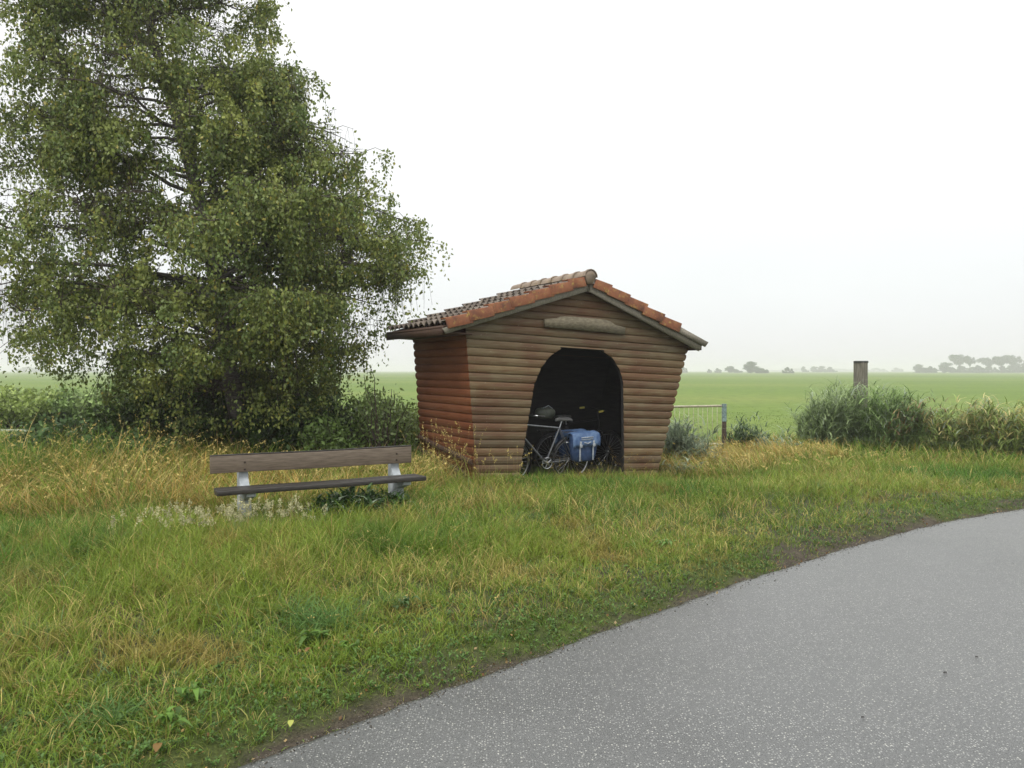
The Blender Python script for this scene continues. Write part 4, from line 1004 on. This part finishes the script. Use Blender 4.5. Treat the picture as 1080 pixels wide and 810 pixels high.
reed_clump(1072, 440, 16.0, .62, .95, 120, NET, 'golden tipped weed clump at the right edge of the picture', tipcol=(.60, .50, .20))
reed_clump(1115, 440, 15.8, .65, .95, 90, NET, 'weed clump just past the right edge of the ditch row', tipcol=(.60, .50, .20))
reed_clump(712, 440, 14.9, .42, .95, 80, (.24, .30, .20), 'pale silvery reed clump tight against the right wall of the shed', lean=.5)
reed_clump(730, 440, 14.4, .34, .60, 40, (.27, .33, .22), 'low silvery reeds in front of the gate', lean=.6)
reed_clump(722, 440, 13.3, .25, .36, 16, (.27, .33, .22), 'small low sprig of silvery reeds near the foot of the shed right wall', lean=.8)
reed_clump(786, 440, 16.8, .40, .62, 60, (.07, .12, .045), 'short dark green clump just right of the gate post', lean=.4)
reed_clump(815, 440, 16.4, .40, .42, 30, (.26, .32, .20), 'thin low silvery clump between the gate and the ditch row', lean=.7)
reed_clump(375, 540, 8.55, .30, .34, 60, (.045, .10, .025), 'dark leafy clump growing under the middle of the bench seat', group='weeds under the bench', name='nettle_clump', cat='weeds', lw_=.022, lean=.5)
reed_clump(345, 540, 8.35, .25, .26, 40, (.05, .11, .028), 'dark leafy clump growing under the bench seat, left of the middle', group='weeds under the bench', name='nettle_clump', cat='weeds', lw_=.022, lean=.5)
reed_clump(405, 540, 8.75, .22, .28, 36, (.055, .12, .03), 'green leafy clump growing under the bench seat near its right post', group='weeds under the bench', name='nettle_clump', cat='weeds', lw_=.022, lean=.5)

# ---------------------------------------------------------------- birch
def tubes_np(segs, n=6):
    """list of (pts, radii) -> MB"""
    b = MB()
    for p_, r_ in segs: b.tube(p_, r_, n, cap=False)
    return b
def leaves(A, P, size, col, hang=.7, asp=1.5):
    n = len(P); d = rng.normal(0, 1, (n, 3)); d[:, 2] -= hang*2; d /= np.linalg.norm(d, axis=1)[:, None]
    e = np.cross(d, rng.normal(0, 1, (n, 3))); e /= np.linalg.norm(e, axis=1)[:, None]+1e-9; f = np.cross(d, e)
    s = size*(.6+.8*rng.random((n, 1)))
    V_ = np.stack([P, P+d*s*asp*.42+e*s*.5+f*s*.08, P+d*s*asp, P+d*s*asp*.42-e*s*.5+f*s*.08], 1).reshape(-1, 3)
    b = (np.arange(n)*4)[:, None]
    A.add(V_, np.zeros((0, 4), int), np.concatenate([b+np.array([[0, 1, 2]]), b+np.array([[0, 2, 3]])]), np.repeat(col, 4, 0))
TD = 13.2; SC_ = TD/F
trunk_px = [(256, 488), (250, 440), (238, 380), (230, 330), (219, 243), (202, 172), (180, 100), (158, 38), (150, -30), (148, -100), (152, -170)]
tb0 = at(256, 490, TD); birch = empty('birch_tree', (tb0[0], TD, 0)); meta(birch, 'large birch with hanging twigs and small green leaves filling the left of the picture', 'tree')
bo = np.array([tb0[0], TD, 0])
TR = np.array([at(px, py, TD)-bo for px, py in trunk_px]); TR[0][2] = -.1
TR[:, 1] += np.array([0, .05, .1, .1, 0, -.1, 0, .1, .15, .1, 0])
trr = np.array([.17, .15, .14, .13, .115, .10, .085, .07, .055, .035, .015])
b = MB(); tt = np.linspace(0, 10, 31); b.tube(np.stack([np.interp(tt, range(11), TR[:, i]) for i in range(3)], 1), np.interp(tt, range(11), trr)*(1+.05*np.sin(tt*5)), 12)
b.build('trunk', M['bark'], birch, smooth=True)
ey_ = [-190, -150, -80, 0, 60, 100, 150, 200, 250, 290, 330, 380, 430, 470]
er_ = [180, 212, 255, 302, 330, 346, 388, 440, 446, 430, 396, 372, 345, 325]
el_ = [130, 90, 50, 5, 12, 10, -20, -45, -60, -70, -60, -20, 60, 120]
def zof(py): return CH-(py-HZ)*SC_
ez = [zof(v_) for v_ in ey_][::-1]; erx = [(v_-540)*SC_-tb0[0] for v_ in er_][::-1]; elx = [(v_-540)*SC_-tb0[0] for v_ in el_][::-1]
def env(z, az):
    r = np.interp(z, ez, erx); l = -np.interp(z, ez, elx); tx_ = np.interp(z, TR[:, 2], TR[:, 0])
    ca, sa = cos(az), sin(az); rx = (r-tx_) if ca > 0 else (l+tx_)
    ry = (r+l)/2*.80
    return 1/math.sqrt((ca/max(rx, .2))**2+(sa/max(ry, .2))**2)
segs = []; LP = []; LC = []; TW = []
nl_ = 92; gold = 2.399963
for i in range(nl_+26):
    f = i/(nl_-1); zs = 1.0+(9.6-1.0)*f**1.05+rng.normal(0, .12); az = i*gold+rng.normal(0, .25)
    if i >= nl_: f = .15+.6*(i-nl_)/26; zs = 2.0+4.6*(i-nl_)/26; az = rng.normal(0, .38) if i % 4 else rng.normal(pi, .4)
    base = np.array([np.interp(zs, TR[:, 2], TR[:, 0]), np.interp(zs, TR[:, 2], TR[:, 1]), zs])
    rise = rng.uniform(.15, .55)*(1.0 if zs > 2 else .9)
    ztip = zs+.9
    rad = env(min(ztip+rng.uniform(-.6, .2), 9.9), az)*(rng.uniform(.70, 1.0) if i < nl_ else rng.uniform(.85, .97))
    if zs < 2.2: rad *= rng.uniform(.6, .95)*(.6 if zs < 1.6 else 1)
    n_ = 8; P = []
    for k in range(n_):
        t_ = k/(n_-1); out = rad*t_; zz_ = rise*rad*(t_-.62*t_*t_*1.25)
        P.append(base+np.array([cos(az+.25*sin(t_*4+i))*out, sin(az+.25*sin(t_*4+i))*out, zz_+.04*rng.normal()]))
    P = np.array(P); r0 = .02+.022*rad/3*(1.2-f); rads = np.linspace(r0, .006, n_)
    segs.append((P, rads))
    ns = int(6+rad*5.2)
    for j in range(ns):
        t_ = .22+.78*(j+rng.random())/ns; q0 = np.array([np.interp(t_*(n_-1), range(n_), P[:, k]) for k in range(3)])
        a2 = az+rng.choice([-1, 1])*rng.uniform(.3, 1.3); l2 = rng.uniform(.35, .95)*(1.15-.4*t_); up2 = rng.uniform(-.15, .45)
        Q = np.array([q0, q0+np.array([cos(a2)*.5, sin(a2)*.5, up2*.6])*l2, q0+np.array([cos(a2), sin(a2), up2*.6-.12])*l2])
        TW.append((Q, [.007, .005, .003]))
        for s in range(int(rng.integers(5, 9))):
            tt_ = .15+.85*rng.random(); w0 = Q[0]+(Q[2]-Q[0])*tt_+np.array([0, 0, .03])
            hl = rng.uniform(.12, .55)*(1+.65*(t_ > .6)); da = rng.uniform(0, 2*pi); dd = rng.uniform(.05, .38)
            m = int(10+hl*30); tv = np.linspace(.08, 1, m)
            sx = np.cos(da)*dd*hl*np.sqrt(tv); sy = np.sin(da)*dd*hl*np.sqrt(tv); sz = -hl*tv**1.25+.12*hl*np.sin(tv*3)
            S_ = w0+np.stack([sx, sy, sz], 1)
            if S_[:, 2].min() < .15: S_ = S_[S_[:, 2] > .15]
            if len(S_) < 3: continue
            if s % 2 == 0: TW.append((S_[::max(1, len(S_)//3)], .0022))
            LP.append(S_+rng.normal(0, .045, S_.shape)); g_ = rng.uniform(0, 1)
            c = np.array([.08, .12, .034])*(1-g_)+np.array([.16, .18, .045])*g_
            LC.append(np.repeat(c[None], len(S_), 0))
# loose sprays filling the crown between the limbs, each tied back to the nearest limb
LB_ = np.concatenate([p_[2:] for p_, _ in segs]); cnt = 0
while cnt < 1150:
    zc = rng.uniform(.9, 9.6); az = rng.uniform(0, 2*pi); rad = env(zc, az)*math.sqrt(rng.uniform(.08, .98))
    tx_ = np.interp(zc, TR[:, 2], TR[:, 0]); cx = tx_+cos(az)*rad; cy = sin(az)*rad
    if .5*fbm(np.array([cx*1.0+7]), np.array([zc*1.0]), .95, 77)[0]+.5*fbm(np.array([cy+3]), np.array([zc+cx*.3]), 1.1, 78)[0] < .47: continue
    c0 = np.array([cx, cy, zc]); dd_ = np.linalg.norm(LB_-c0, axis=1); kk = dd_.argmin()
    if dd_[kk] > 1.7: continue
    cnt += 1; nb_ = LB_[kk]; mid = (nb_+c0)/2+np.array([0, 0, .10]); TW.append((np.array([nb_, mid, c0]), [.008, .005, .003]))
    g_ = rng.uniform(0, 1); col0 = np.array([.08, .12, .034])*(1-g_)+np.array([.17, .19, .045])*g_
    for s in range(6):
        da = rng.uniform(0, 2*pi); hl = rng.uniform(.15, .5); m = int(8+hl*28); tv = np.linspace(0, 1, m); dd = rng.uniform(.2, .9)
        S_ = c0+np.stack([cos(da)*dd*hl*tv, sin(da)*dd*hl*tv, -hl*tv**1.6+.25*hl*tv], 1)
        if S_[:, 2].min() < .15: continue
        if s < 2: TW.append((S_[::max(1, m//3)], .0025))
        LP.append(S_+rng.normal(0, .05, S_.shape)); LC.append(np.repeat(col0[None], m, 0))
P = np.concatenate(LP); C = np.concatenate(LC)
W_ = P+bo; ppx = 540+W_[:, 0]/W_[:, 1]*F
gn = .55*fbm(P[:, 0]+.35*P[:, 1]+11, P[:, 2], .85, 81, 4)+.45*fbm(P[:, 1]*.8+P[:, 0]*.5, P[:, 2]*1.1-P[:, 0]*.4, 1.2, 85, 3)
kp = rng.random(len(P)) > .93*sst(.495, .41, gn)
def hole(px, py, rx, rz):
    c = at(px, py, TD)-bo; r = rng.normal(0, .08, len(P))
    return ((P[:, 0]-c[0])/(rx*SC_))**2+((P[:, 2]-c[2])/(rz*SC_))**2+r < 1
for h_ in ((42, 225, 24, 60), (8, 100, 22, 38), (75, 150, 12, 20), (118, 112, 12, 14), (318, 168, 15, 16), (172, 122, 10, 14), (372, 272, 14, 15), (225, 262, 9, 9), (145, 262, 10, 14), (88, 345, 16, 10), (300, 215, 9, 8)): kp &= ~(hole(*h_) & (rng.random(len(P)) < .93))
kp &= ~((ppx < 128) & (P[:, 2] < 1.22+rng.normal(0, .08, len(P))+.25*np.sin(ppx*.09)))
P = P[kp]; C = C[kp]; n = len(P)
C = 1.5*C*(.65+.7*rng.random((n, 1))); yl = rng.random(n) < .035; C[yl] = [.34, .30, .06]
print('birch leaves', n)
A = Acc(); leaves(A, P, .0375, C, asp=1.5)
A.build('crown', M['leaf'], birch)
tubes_np(segs, 7).build('limbs', M['bark'], birch, smooth=True)
TWb = MB()
for p_, r_ in TW:
    if len(p_) > 1: TWb.tube(p_, r_, 3, cap=False)
TWb.build('twigs', M['twig'], birch)

# ---------------------------------------------------------------- shrubs below the birch
def shrub(px, D, rx, h, nst, lps, leaf, col, label, name='leafy_shrub', spread=1.0, hang=.2, zb=.1, group='shrubs beneath the birch'):
    p_ = at(px, 440, D); z0 = float(hgt(np.array([p_[0]]), np.array([D]))[0])
    root = empty(name, (p_[0], D, z0)); meta(root, label, 'shrub', group)
    A = Acc(); st = MB()
    for i in range(nst):
        az = rng.uniform(0, 2*pi); rr2 = rx*math.sqrt(rng.random())*.95; hh = h*(1-.45*(rr2/rx)**2)*rng.uniform(.6, 1.05)
        tip = np.array([cos(az)*rr2, sin(az)*rr2*.8, hh]); base = np.array([cos(az)*rr2*.18, sin(az)*rr2*.15, -.05])
        t_ = np.linspace(0, 1, 6)[:, None]; P_ = base+(tip-base)*t_+np.array([0, 0, 1.])*hh*.15*np.sin(pi*t_)+rng.normal(0, .02, (6, 3))
        st.tube(P_, np.linspace(.012, .003, 6)*(.6+.4*h), 5, cap=False)
        m = lps; s_ = .25+.75*rng.random(m)**.8
        B = np.stack([np.interp(s_*5, range(6), P_[:, k]) for k in range(3)], 1)+rng.normal(0, .07*spread, (m, 3))
        B[:, 2] = np.maximum(B[:, 2], zb)
        c = np.array(col)*rng.uniform(.75, 1.3)*(.65+.7*rng.random((m, 1))); leaves(A, B, leaf, c, hang=hang, asp=1.7)
    A.build('foliage', M['leaf'], root); st.build('stems', M['twig'], root)
DG = (.05, .09, .022)
shrub(150, 13.6, .95, 1.25, 60, 75, .055, (.075, .12, .03), 'green shrub under the left side of the birch crown')
shrub(200, 13.2, .85, 1.2, 60, 75, .055, DG, 'dark green shrub under the birch, left of its trunk')
shrub(290, 13.0, .8, 1.25, 60, 75, .055, DG, 'dark green shrub under the birch directly behind the left half of the bench')
shrub(335, 13.2, .75, 1.15, 50, 70, .055, (.06, .10, .025), 'dark green shrub under the right side of the birch crown')
shrub(240, 14.2, 1.1, 1.6, 70, 80, .055, DG, 'tallest dark shrub, directly behind the birch trunk')
shrub(405, 12.6, .62, 1.65, 15, 30, .042, (.17, .235, .08), 'thin open sapling between the birch and the shed', name='sapling', spread=.8, group='saplings by the shed')
shrub(372, 13.2, .6, 1.2, 22, 42, .042, (.155, .215, .065), 'bushy sapling half behind the right fringe of the birch', name='sapling', group='saplings by the shed')
shrub(440, 14.6, .6, .95, 24, 46, .045, (.20, .24, .065), 'low yellow green bush behind the left wall of the shed', name='sapling', group='saplings by the shed')
shrub(20, 23.0, 1.6, 1.35, 80, 70, .075, (.25, .32, .09), 'pale green bush in the distance at the left edge, beyond the tall grass', group='pale bushes beyond the birch')
shrub(75, 23.6, 1.4, 1.2, 80, 70, .075, (.21, .30, .10), 'pale green bush seen under the left fringe of the birch', group='pale bushes beyond the birch')
shrub(125, 23.8, 1.5, 1.5, 80, 70, .075, (.25, .34, .12), 'tall pale green bush seen between the birch trunk and its left fringe', group='pale bushes beyond the birch')
shrub(55, 12.2, .75, .85, 40, 50, .055, (.10, .17, .06), 'low dark leafy clump in the tall grass near the left edge', name='weed_clump', group='weeds in the tall grass')
shrub(135, 11.6, .8, .72, 44, 50, .05, (.085, .15, .045), 'low dark leafy clump in the tall grass in front of the birch shrubs', name='weed_clump', group='weeds in the tall grass')

shrub(418, 13.9, .62, 1.25, 34, 46, .042, (.21, .28, .085), 'light green leafy bush close behind the thin open sapling', name='sapling', group='saplings by the shed')
shrub(388, 14.8, .85, 1.25, 50, 55, .045, (.21, .28, .08), 'light green bush in the gap between the birch crown and the shed, farthest back', name='sapling', group='saplings by the shed')
shrub(345, 12.4, .6, .85, 34, 50, .045, (.13, .20, .05), 'low mid green bush in front of the right birch shrubs, above the bench', name='sapling', group='saplings by the shed')
# ---------------------------------------------------------------- distant trees
def far_mesh(seed, kind):
    r2 = np.random.default_rng(seed); A = Acc(); nb = {'round': 40, 'open': 26, 'low': 44}[kind]
    P = []
    for i in range(nb):
        if kind == 'round': c = np.array([r2.normal(0, .25), r2.normal(0, .25), 0]); c[2] = .10+.72*r2.random()*np.exp(-(c[0]/.42)**2); c[:2] *= 1.2-.8*c[2]; s = .07+.11*r2.random()
        elif kind == 'low': x_ = r2.uniform(-.75, .75); c = np.array([x_, r2.normal(0, .2), .03+(.72*r2.random()+.1*np.sin(x_*9+seed))*(1-(x_/.9)**2)]); s = .06+.11*r2.random()
        else: c = np.array([r2.normal(0, .24), r2.normal(0, .2), .55+.4*r2.random()]); s = .07+.09*r2.random()
        n_ = 260; q_ = r2.normal(0, 1, (n_, 3)); q_ /= np.linalg.norm(q_, axis=1)[:, None]; P.append(c+q_*s*r2.random((n_, 1))**.6*np.array([1.2, 1.2, .9]))
    P = np.concatenate(P); P[:, 2] = np.maximum(P[:, 2], .02)
    n_ = len(P); col = np.array([.05, .08, .03])*(.7+.6*r2.random((n_, 1)))
    leaves(A, P, .045, col, hang=0, asp=1.2)
    A2 = A
    me = npmesh('crown', np.concatenate(A2.V), [np.concatenate(A2.T)], M['far'], col=np.concatenate(A2.C))
    tb_ = MB(); tb_.tube([(0, 0, -.05), (.01, 0, .3), (0, .01, .6)], [.03, .022, .012], 6)
    for k in range(4): a_ = k*1.6; tb_.tube([(0, 0, .35), (.13*cos(a_), .13*sin(a_), .6), (.2*cos(a_), .2*sin(a_), .78)], [.014, .009, .004], 5, cap=False)
    tk = tb_.build('trunk', M['twig'])
    return me, tk
protos = {k: far_mesh(s, k) for s, k in ((101, 'round'), (102, 'open'), (103, 'low'))}
used = set()
def far_tree(px, ptop, pw, D, kind, label, grp):
    D = D*1.65
    h = (HZ+1.5-ptop)/F*D; wd = pw/F*D
    root = empty('distant_tree', ((px-540)/F*D, D, -.3), rng.uniform(-.5, .5)); meta(root, label, 'tree', grp)
    wf = {'round': .9, 'open': .8, 'low': 1.75}[kind]
    for o in protos[kind]:
        c = o if kind not in used else o.copy()
        if kind in used: SC.collection.objects.link(c)
        c.parent = root; c.scale = (wd/wf, wd/wf, h/.98)
    used.add(kind)
G1 = 'trees on the far side of the field in the middle distance'; G2 = 'trees of the distant wood at the right edge'
far_tree(721, 385, 9, 420, 'low', 'faint distant bush just right of the shed eave', G1)
far_tree(748, 388, 6, 420, 'low', 'tiny distant bush between the shed and the large round tree', G1)
far_tree(757, 387, 9, 420, 'low', 'small distant bush, second left of the large round tree', G1)
far_tree(770, 384.5, 14, 420, 'round', 'distant bush immediately left of the large round tree', G1)
far_tree(791, 378.5, 19, 340, 'round', 'largest and darkest of the distant trees between the shed and the wooden post', G1)
far_tree(805, 386.5, 12, 345, 'low', 'low distant bush joined to the right side of the large round tree', G1)
far_tree(831, 385, 13, 330, 'low', 'compact dark distant bush midway between the large round tree and the post', G1)
far_tree(847, 385.5, 6, 560, 'round', 'small faint tree in the gap right of the compact dark bush', G1)
far_tree(858, 385.5, 9, 560, 'round', 'left half of the pair of faint distant trees left of the post', G1)
far_tree(866, 385, 9, 570, 'round', 'right half of the pair of faint distant trees left of the post', G1)
far_tree(875, 386, 8, 560, 'round', 'faint distant tree nearest to the left side of the wooden post', G1)
far_tree(925, 388, 22, 900, 'low', 'very faint low trees just right of the wooden post', G1)
far_tree(946, 387.5, 14, 800, 'low', 'faint bush between the wooden post and the distant wood', G1)
far_tree(885, 389, 60, 1100, 'low', 'barely visible hazy tree line behind the wooden post', G1)
far_tree(840, 389, 60, 1150, 'low', 'barely visible hazy tree line behind the middle distance trees', G1)
wood = [(975, 386, 30, 'low', 'low hedge along the foot of the left half of the distant wood'), (1030, 385.5, 34, 'low', 'low hedge along the foot of the middle of the distant wood'), (1075, 384.5, 34, 'low', 'low hedge along the foot of the right end of the distant wood'), (968, 382.5, 13, 'round', 'leftmost tree of the distant wood, rounded and apart'), (982, 384.5, 13, 'low', 'low bush second from the left of the distant wood'), (996, 380, 16, 'round', 'broad rounded tree left of the tall open one in the distant wood'), (1012, 374.5, 15, 'open', 'tallest open crowned tree in the distant wood'), (1014, 384, 18, 'low', 'low growth beneath the tallest open crowned tree'), (1023, 376, 8, 'open', 'thin open tree immediately right of the tallest one'), (1032, 383.5, 14, 'low', 'low growth between the thin open tree and the right group'), (1043, 377.5, 13, 'open', 'open crowned tree starting the right group of the wood'), (1044, 384, 16, 'low', 'low growth under the left of the right group'), (1056, 376, 12, 'open', 'middle open crowned tree of the right group'), (1058, 384, 16, 'low', 'low growth under the middle of the right group'), (1068, 375, 13, 'open', 'open crowned tree second from the right edge'), (1070, 381, 18, 'round', 'dense rounded tree near the right edge'), (1085, 377, 18, 'round', 'dense tall tree cut by the right edge of the picture'), (1105, 378, 22, 'round', 'dense tree just past the right edge')]
for i, (px, ptop, pw, k, lb) in enumerate(wood): far_tree(px, ptop, pw, 400+12*(i % 4), k, lb, G2)
for i, (px, ptop, pw) in enumerate(((690, 386, 20), (470, 386, 20), (380, 386.5, 26), (300, 386, 22), (90, 385, 24), (30, 386, 26))):
    far_tree(px, ptop, pw, 650, 'low', ['distant bush hidden behind the right wall of the shed', 'distant bush hidden behind the shed roof', 'faint bush on the horizon behind the saplings', 'faint bush on the horizon behind the birch trunk', 'faint bush on the horizon under the left fringe of the birch', 'faint bush on the horizon at the left edge'][i], 'bushes on the horizon behind the birch')

# ---------------------------------------------------------------- haze
hm = bpy.data.materials.new('damp_air'); hm.use_nodes = True; t = hm.node_tree; t.nodes.clear()
pv = nn(t, 'ShaderNodeVolumePrincipled'); pv.inputs['Color'].default_value = (.96, .95, .985, 1); pv.inputs['Density'].default_value = .00105; pv.inputs['Anisotropy'].default_value = .2
oo = nn(t, 'ShaderNodeOutputMaterial'); t.links.new(pv.outputs[0], oo.inputs['Volume'])
b = MB(); b.box((0, 900, 6.0), (3400, 2900, 15.6)); hz = b.build('haze', hm)
meta(hz, 'damp pale mist that fades the far field and trees', 'haze', kind='stuff')
